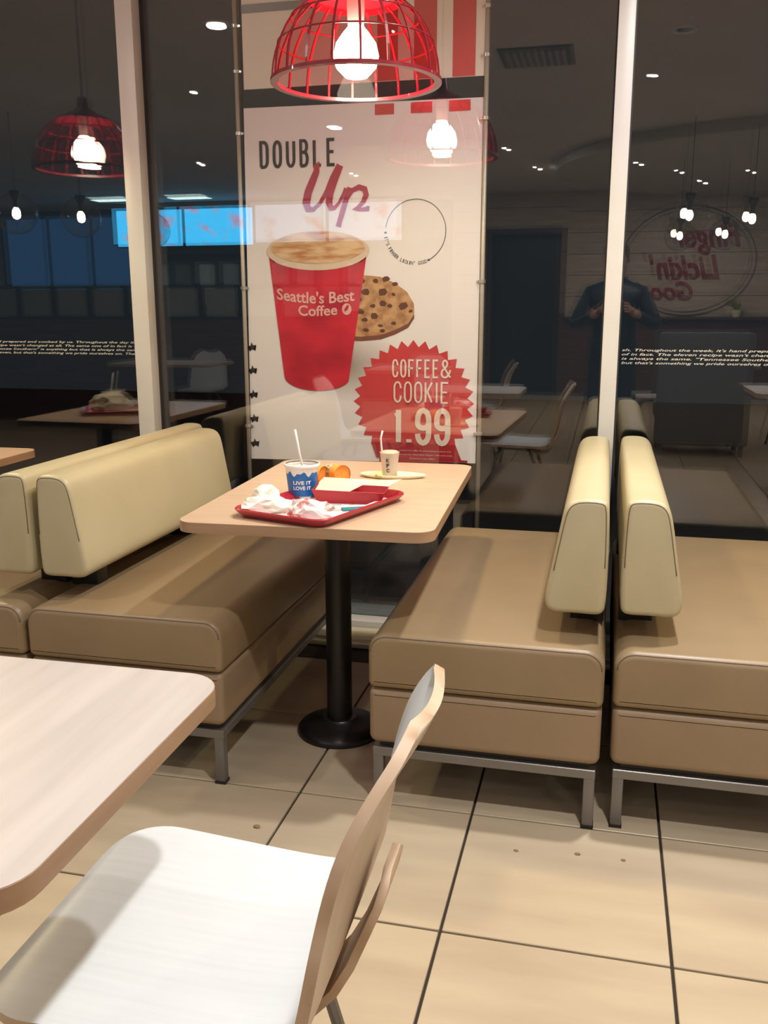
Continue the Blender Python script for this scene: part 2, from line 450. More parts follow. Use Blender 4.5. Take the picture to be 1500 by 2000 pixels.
# ================================================================== TABLES
def table(name, cx, cy, w, d, rz, top_m, label, rad=.06, z=.775, cols=((0, -.26), (0, .26)), group=None):
    t = root(name, (cx, cy, 0), label, 'table', group, rz=rz)
    bm = bmesh.new(); prism(bm, rrect(-w / 2, w / 2, -d / 2, d / 2, rad, 8), z - .0285, z - .0012)
    bmo('edge_band', bm, m_edge, t, angle=35)
    bm = bmesh.new(); prism(bm, rrect(-w / 2 + .0008, w / 2 - .0008, -d / 2 + .0008, d / 2 - .0008, rad, 8), z - .0013, z)
    bmo('tabletop', bm, top_m, t, angle=35)
    for x, y in cols:
        bm = bmesh.new(); lathe(bm, [(.04, .02), (.04, z - .04)], 28, True, True, x, y); bmo('column', bm, m_black, t, angle=40)
        bm = bmesh.new(); lathe(bm, [(.135, 0), (.135, .012), (.128, .022), (.10, .036), (.062, .045), (.056, .052), (.040, .054)], 40, True, True, x, y)
        bmo('base_disc', bm, m_black, t, angle=40)
        boxo('top_plate', (x - .13, x + .13, y - .13, y + .13, z - .042, z - .029), m_black, t)
    return t
T1 = table('dining_table', -.7705, 2.692, .691, 1.035, math.radians(2.6), m_laminate, 'maple window table holding the red tray, between the two benches', cols=((-.009, -.077),), rad=.052)
table('dining_table', -2.52, 2.672, .691, 1.06, math.radians(1.5), m_laminate, 'maple table at the left edge behind the left benches', cols=((0, -.26), (0, .26)), rad=.055)
table('dining_table', -.884, .939, .691, .564, math.radians(.9), m_laminate2, 'pale oak laminate table at the lower left, in front of the white chair', cols=((-.05, 0),), rad=.062)

# ================================================================== CHAIR
def make_chair(loc, rz, label, group=None):
    """origin on the floor under the seat centre; sits facing -x, backrest on +x"""
    t = root('plywood_chair', loc, label, 'chair', group, rz=rz)
    # centre-line profile (x, z)
    seat = [(-.220, .438), (-.20, .4445), (-.15, .446), (-.08, .444), (0, .441), (.08, .438), (.14, .438), (.18, .441), (.200, .448), (.214, .461)]
    back = [(.214, .461), (.226, .480), (.235, .52), (.249, .60), (.266, .68), (.285, .74), (.312, .79), (.331, .818), (.342, .840)]
    def surf(prof, wf, name, mats, curve, nv=30):
        # resample
        P = [Vector(p) for p in prof]; L = [0]
        for _ in range(2): P = [P[0]] + [q for a_, b_ in zip(P, P[1:]) for q in (a_.lerp(b_, .25), a_.lerp(b_, .75))] + [P[-1]]
        for a, b in zip(P, P[1:]): L.append(L[-1] + (b - a).length)
        nu = 36; pts = []
        for i in range(nu + 1):
            s = L[-1] * .5 * (1 - math.cos(PI * i / nu))
            k = max(j for j in range(len(L)) if L[j] <= s + 1e-9); k = min(k, len(P) - 2)
            f = (s - L[k]) / (L[k + 1] - L[k]); pts.append((P[k].lerp(P[k + 1], f), (P[k + 1] - P[k]).normalized(), s / L[-1]))
        th = .0075; bm = bmesh.new(); top = []; bot = []
        for p, d, u in pts:
            nrm = Vector((-d.y, d.x)); hw = wf(u, L[-1]); ra = []; rb = []
            for j in range(nv + 1):
                v = -1 + 2 * j / nv; y = v * hw
                off = curve(u, v)
                c = p - nrm * off
                ra.append(bm.verts.new((c.x + nrm.x * th, y, c.y + nrm.y * th))); rb.append(bm.verts.new((c.x - nrm.x * th, y, c.y - nrm.y * th)))
            top.append(ra); bot.append(rb)
        def grid(G, flip, mi):
            for a, b in zip(G, G[1:]):
                for j in range(nv):
                    f = bm.faces.new((a[j], a[j + 1], b[j + 1], b[j])); f.material_index = mi
        grid(top, 0, 0); grid(bot, 1, 2)
        for A, B in zip(range(nu), range(1, nu + 1)):
            for j in (0, nv):
                f = bm.faces.new((top[A][j], top[B][j], bot[B][j], bot[A][j])); f.material_index = 1
        for A in (0, nu):
            for j in range(nv):
                f = bm.faces.new((top[A][j], top[A][j + 1], bot[A][j + 1], bot[A][j])); f.material_index = 1
        return bmo(name, bm, mats, t, angle=45)
    def corner(s, r, hw):   # half width near a rounded end, s = distance from the end
        if s >= r: return hw
        return hw - r + math.sqrt(max(0, r * r - (r - s) ** 2))
    def w_seat(u, L):
        s = u * L; return max(.02, corner(s, .095, .232) - .030 * u)
    def w_back(u, L):
        s = (1 - u) * L; return .224 - .034 * u - (.105 * (1 - math.sqrt(max(0, 1 - (1 - s / .17) ** 2))) if s < .17 else 0)
    surf(seat, w_seat, 'seat', [m_white_ply, m_ply, m_plyback], lambda u, v: .006 * (1 - v * v) * math.sin(u * PI))
    surf(back, w_back, 'backrest', [m_white_ply, m_ply, m_plyback], lambda u, v: .012 * (1 - v * v) * min(1, 2.2 * u))
    # bent ply strip behind the back and under the seat
    strip = [(-.02, .400), (.08, .388), (.15, .376), (.195, .384), (.226, .420), (.250, .465), (.272, .52), (.288, .56), (.295, .588), (.295, .602)]
    bm = bmesh.new(); rings = []
    for i, p in enumerate(strip):
        a = Vector(strip[max(0, i - 1)]); b = Vector(strip[min(len(strip) - 1, i + 1)]); d = (b - a).normalized(); n = Vector((-d.y, d.x)) * .006
        hw = .06 if i < len(strip) - 2 else (.05 if i == len(strip) - 2 else .03)
        rings.append([(p[0] + n.x, -hw, p[1] + n.y), (p[0] + n.x, hw, p[1] + n.y), (p[0] - n.x, hw, p[1] - n.y), (p[0] - n.x, -hw, p[1] - n.y)])
    loft(bm, rings); bmo('back_support', bm, m_ply, t, angle=50)
    boxo('seat_mount', (-.13, .10, -.12, .12, .404, .426), m_blackp, t, bev=.003)
    for sy in (-1, 1):
        for sx, top, bot in ((-1, -.11, -.19), (1, .08, .20)):
            bm = bmesh.new(); tube(bm, [(top, sy * .10, .400), (top + (bot - top) * .15, sy * .155, .385), (top + (bot - top) * .3, sy * .17, .34), (bot, sy * .19, 0.006)], .011, 10)
            lg = bmo('leg', bm, m_legmetal, t, smooth=True)
            bm = bmesh.new(); lathe(bm, [(.013, 0), (.014, .012), (.011, .02)], 12, True, True, bot, sy * .19); bmo('foot_cap', bm, m_black, lg)
    return t
CH = make_chair((-.545, 1.078, 0), math.radians(1), 'white plywood chair with bent backrest at the pale oak table')

# ================================================================== PENDANT LAMP
def pendant(x, y, label):
    z = 1.985; t = root('pendant_lamp', (x, y, z), label, 'lamp', 'red cage pendant lamps over the window tables')
    def r_at(h):  # dome radius at height h above the rim
        return .252 * math.sqrt(max(0, 1 - (h / .262) ** 2)) ** .92 if h < .26 else 0
    hs = [0, .02, .05, .08, .11, .14, .17, .195, .215, .23]
    # inner clear red dome
    bm = bmesh.new(); lathe(bm, [(r_at(h) - .008, h + .004) for h in hs], 48); bmo('tinted_dome', bm, m_red_tint, t, smooth=True)
    # flat ring at the rim
    bm = bmesh.new(); lathe(bm, [(.257, -.004), (.257, .006), (.236, .006), (.236, -.004), (.257, -.004)], 64); bmo('rim_ring', bm, m_red_metal, t, angle=40)
    for h in (.105, .175):
        bm = bmesh.new(); rr = r_at(h)
        tube(bm, [(rr * math.cos(2 * PI * i / 48), rr * math.sin(2 * PI * i / 48), h) for i in range(48)], .0028, 6, cyc=True); bmo('hoop', bm, m_red_metal, t, smooth=True)
    me = None
    for k in range(20):
        if me is None:
            bm = bmesh.new(); rings = []
            for h in hs:
                r = r_at(h); w = .0035
                rings.append([(r - .003, -w, h), (r + .002, -w, h), (r + .002, w, h), (r - .003, w, h)])
            loft(bm, rings); o = bmo('rib', bm, m_red_metal, t); me = o.data
        else: o = link('rib', me, None, t)
        o.rotation_euler = (0, 0, 2 * PI * k / 20)
    bm = bmesh.new(); lathe(bm, [(r_at(.222), .222), (r_at(.232), .234), (.06, .262), (.03, .285), (.022, .33), (.006, .335)], 40, False, True); bmo('top_cap', bm, m_red_metal, t, angle=40)
    bm = bmesh.new(); lathe(bm, [(.024, .155), (.026, .20), (.026, .262)], 24, True, True); bmo('socket', bm, m_white, t, angle=40)
    bm = bmesh.new(); lathe(bm, [(.001, .008), (.034, .016), (.060, .042), (.068, .074), (.060, .108), (.038, .138), (.02, .158)], 28, True, True); bmo('bulb', bm, m_bulb, t, smooth=True)
    L = bpy.data.lights.new('lamp_light', 'AREA'); L.shape = 'DISK'; L.size = .08; L.energy = P_PEND; L.color = (1, .80, .44)  # added below the bulb to light table and seats without overlighting the cage
    lo = bpy.data.objects.new('lamp_light', L); C.objects.link(lo); lo.parent = t; lo.location = (0, 0, .012)
    bm = bmesh.new(); tube(bm, [(0, 0, .33), (0, 0, CEIL - z - .02)], .0035, 8); bmo('cord', bm, m_black, t, smooth=True)
    bm = bmesh.new(); lathe(bm, [(.05, CEIL - z - .03), (.055, CEIL - z - .0005)], 24, True, True); bmo('ceiling_rose', bm, m_red_metal, t, angle=40)
    return t
pendant(-.775, 2.87, 'red dome cage pendant lamp glowing in front of the banner')
pendant(-2.53, 2.92, 'red dome cage pendant lamp over the left edge table, seen mirrored in the left window')
pendant(1.02, 2.88, 'red dome cage pendant lamp over the right edge bench')

# ================================================================== CEILING LIGHTS
def disc_light(x, y, r, watt, label, group, col=(1, .955, .90), deep=False):
    zc = CEIL - .10 if (x - 1.9) ** 2 + (y + 4.4) ** 2 < 2.5 ** 2 else CEIL
    t = root('ceiling_light', (x, y, zc), label, 'ceiling light', group)
    bm = bmesh.new(); lathe(bm, [(r, -.004), (r + .02, -.012), (r + .025, -.0005)], 40); bmo('trim_ring', bm, m_white, t, smooth=True)
    bm = bmesh.new(); lathe(bm, [(r + .002, -.004), (r * .5, -.006), (.001, -.006)], 40, False, True); bmo('diffuser', bm, m_black if deep else mat_diff, t, smooth=True)
    L = bpy.data.lights.new('lamp_light', 'AREA'); L.shape = 'DISK'; L.size = 2 * r; L.energy = watt; L.color = col
    if deep: L.spread = math.radians(138)      # louvred downlight, dark when seen from the side
    lo = bpy.data.objects.new('lamp_light', L); C.objects.link(lo); lo.parent = t; lo.location = (0, 0, -.014)
    return t
mat_diff = emit('lit_diffuser', (1, .95, .86), 12)
for i, (x, y) in enumerate([(.36, .95), (.30, 2.55), (-2.33, 1.72), (-4.9, 1.7), (2.4, 1.5), (-2.55, -1.5), (2.6, -1.2)]):
    disc_light(x, y, .055, P_DISC * (2.3 if i < 2 else 1), ['louvred downlight above the white chair, out of the picture', 'louvred downlight above the benches, out of the picture', 'large round downlight mirrored high between left mullion and banner', 'large round downlight beyond the left window', 'large round downlight beyond the right edge', 'large round downlight mirrored on the banner', 'added large round downlight out of view, behind and right of the person'][i], 'large round ceiling downlights', (1, .975, .96) if i < 2 else (1, .955, .90), i < 2)  # the last one is an added light, kept out of view
for (x, y), lab in zip([(-3.2, .15), (-4.7, -3.3), (.23, -.15), (.26, -3.8), (.74, -4.55), (1.56, -4.75), (-1.12, -3.1), (-6.0, .2), (-6.2, -4.8), (1.1, -5.6), (2.0, -4.3), (-.9, -4.6), (-3.2, -4.6)], ['between left mullion and banner, under the large round one', 'just above the cool panel light beside the banner', 'high beside the right mullion', 'right of the right mullion over the globe lamps', 'over the globe lamps, at the rim of the ceiling raft', 'at the right edge over the globe lamps', 'right of the banner, left of the raft rim', 'beyond the left edge of the picture', 'over the blue windows at the left', 'farthest back under the ceiling raft', 'right part of the ceiling raft', 'at the left tip of the ceiling raft', 'on the banner over the printed cup']):
    disc_light(x, y, .022, P_SPOT * (.35 if y > -1 else 1.4), 'small halogen downlight mirrored ' + lab, 'small halogen downlights in the ceiling')  # several over the back are added to brighten the mirrored room
for x in (-7.6, -6.3):
    t = root('ceiling_panel_light', (x, -6.35, CEIL), ['cool panel light mirrored on the ceiling left of the mullion', 'cool panel light mirrored on the ceiling between mullion and banner'][x > -7], 'ceiling light', 'rectangular panel lights by the menu screens')
    boxo('frame', (-.34, .34, -.17, .17, -.012, -.0005), m_white, t)
    boxo('diffuser', (-.31, .31, -.14, .14, -.016, -.011), emit('cool_diffuser', (.75, 1, .95), 7), t)

# ================================================================== BANNER (outside, behind the glass)
YBN = 3.68
def banner_cloth(name, x0, x1, z0, z1, label):
    r = root(name, ((x0 + x1) / 2, YBN, z0), label, 'banner')
    return r
m_bn = mat('banner_vinyl', (.87, .83, .84), .55)
N, L = nodes(m_bn)
# soft printed shadow of the cup and the cookie (part of the printed picture)
tc = N.new('ShaderNodeTexCoord'); sx = N.new('ShaderNodeMapping'); sx.inputs['Location'].default_value = (.075, 0, -.40); sx.inputs['Scale'].default_value = (1, 1, 1)
L.new(tc.outputs['Object'], sx.inputs[0])
sc1 = N.new('ShaderNodeVectorMath'); sc1.operation = 'MULTIPLY'; sc1.inputs[1].default_value = (3.6, 0, 6.5); L.new(sx.outputs[0], sc1.inputs[0])
gr = N.new('ShaderNodeTexGradient'); gr.gradient_type = 'SPHERICAL'; L.new(sc1.outputs[0], gr.inputs[0])
rp = N.new('ShaderNodeValToRGB'); rp.color_ramp.elements[0].color = (.87, .83, .84, 1); rp.color_ramp.elements[1].color = (.30, .25, .21, 1)
L.new(gr.outputs['Fac'], rp.inputs[0]); L.new(rp.outputs[0], N['Principled BSDF'].inputs['Base Color'])
m_bn2 = mat('banner_vinyl_cream', (.88, .84, .74), .55)

def on(parent, o):   # mesh authored in world coordinates, shift under the parent
    for v in o.data.vertices: v.co -= parent.location
    return o
LB = root('hanging_banner', (-.985, YBN, .69), 'tall white coffee and cookie banner hung outside the window', 'banner')
bm = bmesh.new()
nx, nz = 8, 14
cor = [(-1.476, .686), (-.502, .702), (-.499, 2.094), (-1.460, 2.100)]
def bil(u, v):
    x = (1 - v) * ((1 - u) * cor[0][0] + u * cor[1][0]) + v * ((1 - u) * cor[3][0] + u * cor[2][0])
    z = (1 - v) * ((1 - u) * cor[0][1] + u * cor[1][1]) + v * ((1 - u) * cor[3][1] + u * cor[2][1]); return x, z
for s, yy in ((0, YBN), (1, YBN + .002)):
    G = [[bm.verts.new((bil(i / nx, j / nz)[0], yy, bil(i / nx, j / nz)[1])) for i in range(nx + 1)] for j in range(nz + 1)]
    for j in range(nz):
        for i in range(nx): bm.faces.new((G[j][i], G[j][i + 1], G[j + 1][i + 1], G[j + 1][i]))
on(LB, bmo('banner_sheet', bm, m_bn, LB))
UB = root('hanging_banner', (-.975, YBN, 2.169), 'upper cream banner with red stripes behind the pendant lamp', 'banner')
bm = bmesh.new(); box(bm, -1.456, -.499, YBN, YBN + .002, 2.169, 2.60); on(UB, bmo('banner_sheet', bm, m_bn2, UB))
bm = bmesh.new(); box(bm, -1.456, -1.03, YBN - .004, YBN - .0005, 2.445, 2.475); on(UB, bmo('top_batten', bm, m_legmetal, UB))
for a, b in ((-.909, -.829), (-.767, -.680), (-.619, -.533)):
    on(UB, flat('stripe', [(a, 2.171), (b, 2.171), (b, 2.60), (a, 2.60)], YBN - .0015, m_print_red, UB))
    on(LB, flat('stripe', [(a - .011, 2.050), (b - .015, 2.050), (b - .015, 2.089), (a - .011, 2.089)], YBN - .0015, m_print_red, LB))
Y1, Y2, Y3, Y4 = YBN - .0015, YBN - .003, YBN - .0045, YBN - .006
# condensed headline built from strokes
def stroke(bm, pts, w, y, ws=None):
    pts = [Vector(p) for p in pts]; Ls = []; Rs = []
    if not ws: pts = [p for i, p in enumerate(pts) if i == 0 or (p - pts[i - 1]).length > 1e-5]
    for i, p in enumerate(pts):
        a = pts[max(0, i - 1)]; b = pts[min(len(pts) - 1, i + 1)]; d = ((b - p).normalized() + (p - a).normalized()).normalized() if 0 < i < len(pts) - 1 else (b - a).normalized(); n = Vector((-d.y, d.x)); ww = (ws[i] if ws else w) / 2
        # miter
        if 0 < i < len(pts) - 1:
            d1 = (p - a).normalized(); n1 = Vector((-d1.y, d1.x)); ww = ww / max(.5, n.dot(n1))
        Ls.append(bm.verts.new((p.x + n.x * ww, y, p.y + n.y * ww))); Rs.append(bm.verts.new((p.x - n.x * ww, y, p.y - n.y * ww)))
    for i in range(len(pts) - 1):
        q = [bm.verts.new((v.co.x, y - .00006 * (len(bm.verts) % 97 // 4), v.co.z)) for v in (Ls[i], Ls[i + 1], Rs[i + 1], Rs[i])]
        for v in q[1:]: v.co.y = q[0].co.y
        bm.faces.new(q)
    for v in Ls + Rs: bm.verts.remove(v)
def arc(cx, cz, rx, rz, a0, a1, n=8):
    return [(cx + rx * math.cos(math.radians(a0 + (a1 - a0) * i / n)), cz + rz * math.sin(math.radians(a0 + (a1 - a0) * i / n))) for i in range(n + 1)]
def glyph(ch):   # unit box 0..1 wide, 0..1 high centre-lines
    e = .28
    O = arc(.5, 1 - e, .5, e, 180, 0) + arc(.5, e, .5, e, 0, -180) + [(0, e), (0, 1 - e)]
    return {
        'D': [[(0, 0), (0, 1), (.45, 1)] + arc(.45, 1 - e, .55, e, 90, 0) + arc(.45, e, .55, e, 0, -90) + [(.45, 0), (-.08, 0)]],
        'O': [O], 'U': [[(0, 1)] + arc(.5, e, .5, e, 180, 360) + [(1, 1)]],
        'B': [[(0, 0), (0, 1), (.5, 1)] + arc(.5, .77, .42, .23, 90, -90) + [(0, .54)], [(.5, .54)] + arc(.5, .27, .5, .27, 90, -90) + [(-.08, 0)]],
        'L': [[(0, 1), (0, 0), (1, 0)]], 'E': [[(1, 1), (0, 1), (0, 0), (1, 0)], [(0, .52), (.85, .52)]],
        'F': [[(1, 1), (0, 1), (0, 0)], [(0, .52), (.85, .52)]],
        'C': [[(1, .68)] + arc(.5, 1 - e, .5, e, 0, 180) + arc(.5, e, .5, e, 180, 360) + [(1, .32)]],
        'K': [[(0, 0), (0, 1)], [(1, 1), (.08, .42)], [(.28, .58), (1, 0)]], 'I': [[(.5, 0), (.5, 1)]],
        '&': [[(1.05, 0), (.2, .68)] + arc(.42, .80, .27, .2, 190, -20) + [(.5, .6), (.12, .42)] + arc(.42, .24, .42, .24, 140, 300) + [(.95, .25), (1.05, .45)]],
        '1': [[(.5, 1), (.5, 0)], [(.5, .86), (-.35, .80)]], '.': [[(.5, 0), (.5, .10)]],
        '9': [[(1, .60)] + arc(.5, .60, .5, .14, 0, -180) + arc(.5, 1 - e, .5, e, 180, 0) + arc(.5, e, .5, e, 0, -180)],
    }[ch]
def headline(name, s, x0, x1, z0, z1, w, y, m, parent, gap=.35, wd=None):
    bm = bmesh.new(); wd = wd or {}; tot = sum(wd.get(c, 1) for c in s) + gap * (len(s) - 1); un = (x1 - x0) / tot; x = x0
    for c in s:
        cw = wd.get(c, 1) * un
        if c != ' ':
            for st in glyph(c): stroke(bm, [(x + w / 2 + px * (cw - w), z0 + w / 2 + pz * (z1 - z0 - w)) for px, pz in st], w, y)
        x += cw + gap * un
    me = bpy.data.meshes.new(name); bm.to_mesh(me); bm.free()
    return on(parent, link(name, me, m, parent))
headline('lettering', 'DOUBLE', -1.398, -1.078, 1.869, 1.975, .0125, Y1, m_ink, LB, gap=.42)
# brush script word
bm = bmesh.new()
U1 = [(-1.172, 1.868), (-1.158, 1.874), (-1.160, 1.850), (-1.176, 1.815), (-1.195, 1.775), (-1.204, 1.735), (-1.196, 1.710), (-1.175, 1.708), (-1.148, 1.730), (-1.118, 1.775), (-1.092, 1.825), (-1.062, 1.872)]
stroke(bm, U1, .02, Y2, [.012, .02, .026, .03, .032, .032, .024, .016, .014, .018, .024, .028])
U2 = [(-1.062, 1.872), (-1.085, 1.82), (-1.104, 1.77), (-1.109, 1.735), (-1.100, 1.712), (-1.086, 1.712), (-1.068, 1.73), (-1.048, 1.765), (-1.038, 1.785)]
stroke(bm, U2, .02, Y2, [.028, .03, .03, .027, .02, .014, .012, .012, .016])
U3 = [(-1.024, 1.788), (-1.036, 1.75), (-1.052, 1.70), (-1.066, 1.66), (-1.072, 1.640)]
stroke(bm, U3, .02, Y2, [.018, .022, .022, .020, .022])
U4 = [(-1.052, 1.70), (-1.038, 1.74), (-1.015, 1.775), (-.985, 1.788), (-.962, 1.780), (-.956, 1.758), (-.968, 1.732), (-.99, 1.712), (-1.004, 1.706), (-.985, 1.703), (-.950, 1.705), (-.948, 1.716)]
stroke(bm, U4, .02, Y2, [.012, .014, .018, .02, .022, .022, .018, .012, .010, .012, .016, .012])
me = bpy.data.meshes.new('lettering'); bm.to_mesh(me); bm.free(); mu = mat('print_script', (.42, .035, .07), .45)
on(LB, link('script_lettering', me, mu, LB))
# printed cup
m_cupred = noise_col(mat('print_cup_red', rough=.45), (.42, .010, .030), (.66, .022, .045), (1.2, 1, 1.6), 4, 2, .35, .6)
m_foam = noise_col(mat('print_foam', rough=.5), (.50, .22, .08), (.78, .56, .34), (2.0, 1, 9), 5, 4, .34, .58)
body = [(-1.371, 1.545)] + [(-1.161 - .207 * math.cos(PI * i / 12), 1.528 - .052 * math.sin(PI * i / 12)) for i in range(1, 12)] + [(-.955, 1.535), (-1.033, 1.040)] + \
       [(-1.173 + .141 * math.cos(PI * i / 12), 1.040 - .055 * math.sin(PI * i / 12)) for i in range(1, 12)] + [(-1.315, 1.04)]
on(LB, flat('printed_cup', body, Y2, m_cupred, LB))
def ell(cx, cz, rx, rz, n=40, rot=0): return [(cx + rx * math.cos(2 * PI * i / n) * math.cos(rot) - rz * math.sin(2 * PI * i / n) * math.sin(rot), cz + rx * math.cos(2 * PI * i / n) * math.sin(rot) + rz * math.sin(2 * PI * i / n) * math.cos(rot)) for i in range(n)]
on(LB, flat('printed_rim', ell(-1.161, 1.549, .2165, .077), Y3, mat('print_rim', (.74, .60, .47), .5), LB))
on(LB, flat('printed_foam', ell(-1.161, 1.560, .198, .062), Y4, m_foam, LB))
# printed cookie
m_cook = noise_col(mat('print_cookie', rough=.6), (.36, .17, .07), (.62, .36, .18), size=26, lo=.35, hi=.6)
m_chip = mat('print_chip', (.13, .045, .02), .6)
ck = [(-1.03, 1.44), (-.975, 1.452), (-.90, 1.445), (-.84, 1.42), (-.79, 1.385), (-.762, 1.34), (-.760, 1.30), (-.785, 1.262), (-.84, 1.235), (-.90, 1.215), (-.98, 1.208), (-1.03, 1.21)]
sh = [(x + .0, z - .018) for x, z in ck]
on(LB, flat('printed_cookie_edge', sh, Y1 + .0005, mat('print_cookie_edge', (.20, .07, .05), .6), LB))
on(LB, flat('printed_cookie', ck, Y1, m_cook, LB))
random.seed(4)
for cx, cz, s in [(-.975, 1.428, .016), (-.918, 1.428, .013), (-.877, 1.436, .017), (-.840, 1.415, .013), (-.96, 1.385, .022), (-.890, 1.385, .024), (-.845, 1.375, .010), (-.805, 1.33, .023), (-.93, 1.33, .014), (-.89, 1.34, .018), (-.86, 1.33, .013), (-.98, 1.31, .018), (-.925, 1.29, .018), (-.965, 1.275, .014), (-.90, 1.252, .012), (-.845, 1.262, .011), (-.96, 1.235, .014), (-.89, 1.232, .013), (-.985, 1.355, .012), (-.775, 1.31, .010)]:
    on(LB, flat('printed_chip', [(cx + s * random.uniform(.7, 1.15) * math.cos(2 * PI * k / 6), cz + s * .75 * random.uniform(.7, 1.1) * math.sin(2 * PI * k / 6)) for k in range(6)], Y1 - .0006, m_chip, LB))
# words on the printed cup
m_pink = mat('print_pale', (.80, .45, .42), .5)
def bn_text(s, x0, x1, z0, z1, y, m, bold=0, slope=0, bend=0, name='lettering'):
    me = text_mesh(s, x0, x1, z0, z1, bold)
    for v in me.vertices:
        x, z = v.co.x, v.co.y; u = (x - x0) / (x1 - x0)
        v.co = Vector((x, y, z + slope * (x - x0) - bend * math.sin(PI * u)))
    return on(LB, link(name, me, m, LB))
bn_text("Seattle's Best", -1.338, -1.007, 1.357, 1.405, Y3, m_pink, .02, -.02, .014)
bn_text('Coffee', -1.247, -1.08, 1.292, 1.335, Y3, m_pink, .02, .02, .004)
on(LB, flat('print_dot', ell(-1.040, 1.318, .020, .023), Y3, m_pink, LB))
on(LB, flat('print_leaf', ell(-1.040, 1.322, .006, .015, 12, -.6), Y4, m_cupred, LB))
# round emblem: ring line and lettering round it
bm = bmesh.new(); cx, cz, R = -.757, 1.616, .121
stroke(bm, arc(cx, cz, R, R, -62, 172, 60), .0022, Y1)
on(LB, bmo('emblem_ring', bm, m_ink, LB))
s = "IT'S FINGER LICKIN' GOOD"
bm_all = []
a0, a1 = 190, 290
for i, ch in enumerate(s):
    if ch == ' ': continue
    a = math.radians(a0 + (a1 - a0) * i / (len(s) - 1)); wch = .004 if ch in "I'" else .0072
    zt = (.0, .014) if ch != "'" else (.010, .014)
    me = text_mesh(ch, -wch / 2, wch / 2, *zt, .012)
    ro = a - 1.5 * PI
    for v in me.vertices:
        x, z = v.co.x, v.co.y - .007
        v.co = Vector((cx + R * math.cos(a) + x * math.cos(ro) - z * math.sin(ro), Y1, cz + R * math.sin(a) + x * math.sin(ro) + z * math.cos(ro)))
    bm_all.append(me)
bm = bmesh.new()
for me in bm_all: bm.from_mesh(me); bpy.data.meshes.remove(me)
me = bpy.data.meshes.new('emblem_lettering'); bm.to_mesh(me); bm.free(); on(LB, link('emblem_lettering', me, m_ink, LB))
def star(cx, cz, r, rot=0): return [(cx + (r if k % 2 == 0 else r * .42) * math.cos(PI / 2 + rot + PI * k / 5), cz + (r if k % 2 == 0 else r * .42) * math.sin(PI / 2 + rot + PI * k / 5)) for k in range(10)]
for a in (181, 296): on(LB, flat('emblem_star', star(cx + R * math.cos(math.radians(a)), cz + R * math.sin(math.radians(a)), .006), Y1, m_ink, LB))
# starburst price badge
bc = (-.763, .945)
pts = []
for k in range(64):
    a = 2 * PI * k / 64; r = .252 if k % 2 == 0 else .224
    pts.append((bc[0] + r * math.cos(a), bc[1] + r * math.sin(a)))
pts = [(x, max(z, .712)) for x, z in pts]
bm = bmesh.new(); cv = bm.verts.new((bc[0], Y1, bc[1])); vs = [bm.verts.new((x, Y1, z)) for x, z in pts]
for i in range(64): bm.faces.new((cv, vs[i], vs[(i + 1) % 64]))
on(LB, bmo('price_badge', bm, m_print_red, LB))
on(LB, flat('badge_band', [(-.918, .712), (-.560, .712), (-.585, .775), (-.940, .775)], Y2, m_print_dred, LB))
on(LB, flat('badge_band', [(-.905, .692), (-.535, .704), (-.535, .713), (-.905, .713)], Y2, m_print_dred, LB))
m_wp = mat('print_offwhite', (.84, .70, .62), .5)
headline('lettering', 'COFFEE&', -.850, -.608, 1.045, 1.120, .0075, Y3, m_wp, LB, gap=.28, wd={'&': 1.6})
headline('lettering', 'COOKIE', -.844, -.615, .943, 1.031, .0075, Y3, m_wp, LB, gap=.28, wd={'I': .4})
headline('price_lettering', '1.99', -.842, -.606, .769, .925, .0225, Y3, m_wp, LB, gap=.16, wd={'1': .55, '.': .42})
for k, (s, x0, x1) in enumerate([('Limited time offer. At participating locations only.', -.82, -.60), ('Price may vary. Taxes extra. Regular coffee and cookie.', -.83, -.595), ('Product may differ.', -.775, -.665)]):
    bn_text(s, x0, x1, .742 - .0165 * k, .750 - .0165 * k, Y3, m_pink, .01, name='small_print')
for z in (1.162, 1.066, .964, .861, .755):
    on(LB, flat('printed_star', star(-1.456, z, .021, .12), Y1, m_ink, LB))
# clip posts on both sides of the banners
for px, tops, label in ((-1.484, (2.40, 2.235, 2.005, 1.403, .83), 'slim metal banner post left of the banner with ring clips'), (-.489, (2.404, 2.238, 2.019, 1.423, .825), 'slim metal banner post right of the banner with ring clips')):
    t = root('banner_post', (px, YBN - .004, 0), label, 'post')
    bm = bmesh.new(); lathe(bm, [(.0085, -.05), (.0085, 2.7)], 16, True, True); bmo('tube', bm, mat('post_metal', (.55, .50, .42), .4, .3), t, smooth=True)
    bm = bmesh.new(); lathe(bm, [(.0035, -.05), (.0035, 2.7)], 10, True, True, cx=.018 if px < -1 else -.018, cy=.01); bmo('tension_cord', bm, m_black, t, smooth=True)
    for z in tops:
        bm = bmesh.new(); lathe(bm, [(.009, z - .008), (.014, z - .006), (.014, z + .006), (.009, z + .008)], 20); 
        box(bm, *( (0, .022) if px < -1 else (-.022, 0)), -.004, .004, z - .004, z + .004)
        bmo('ring_clip', bm, m_chrome, t, angle=40)

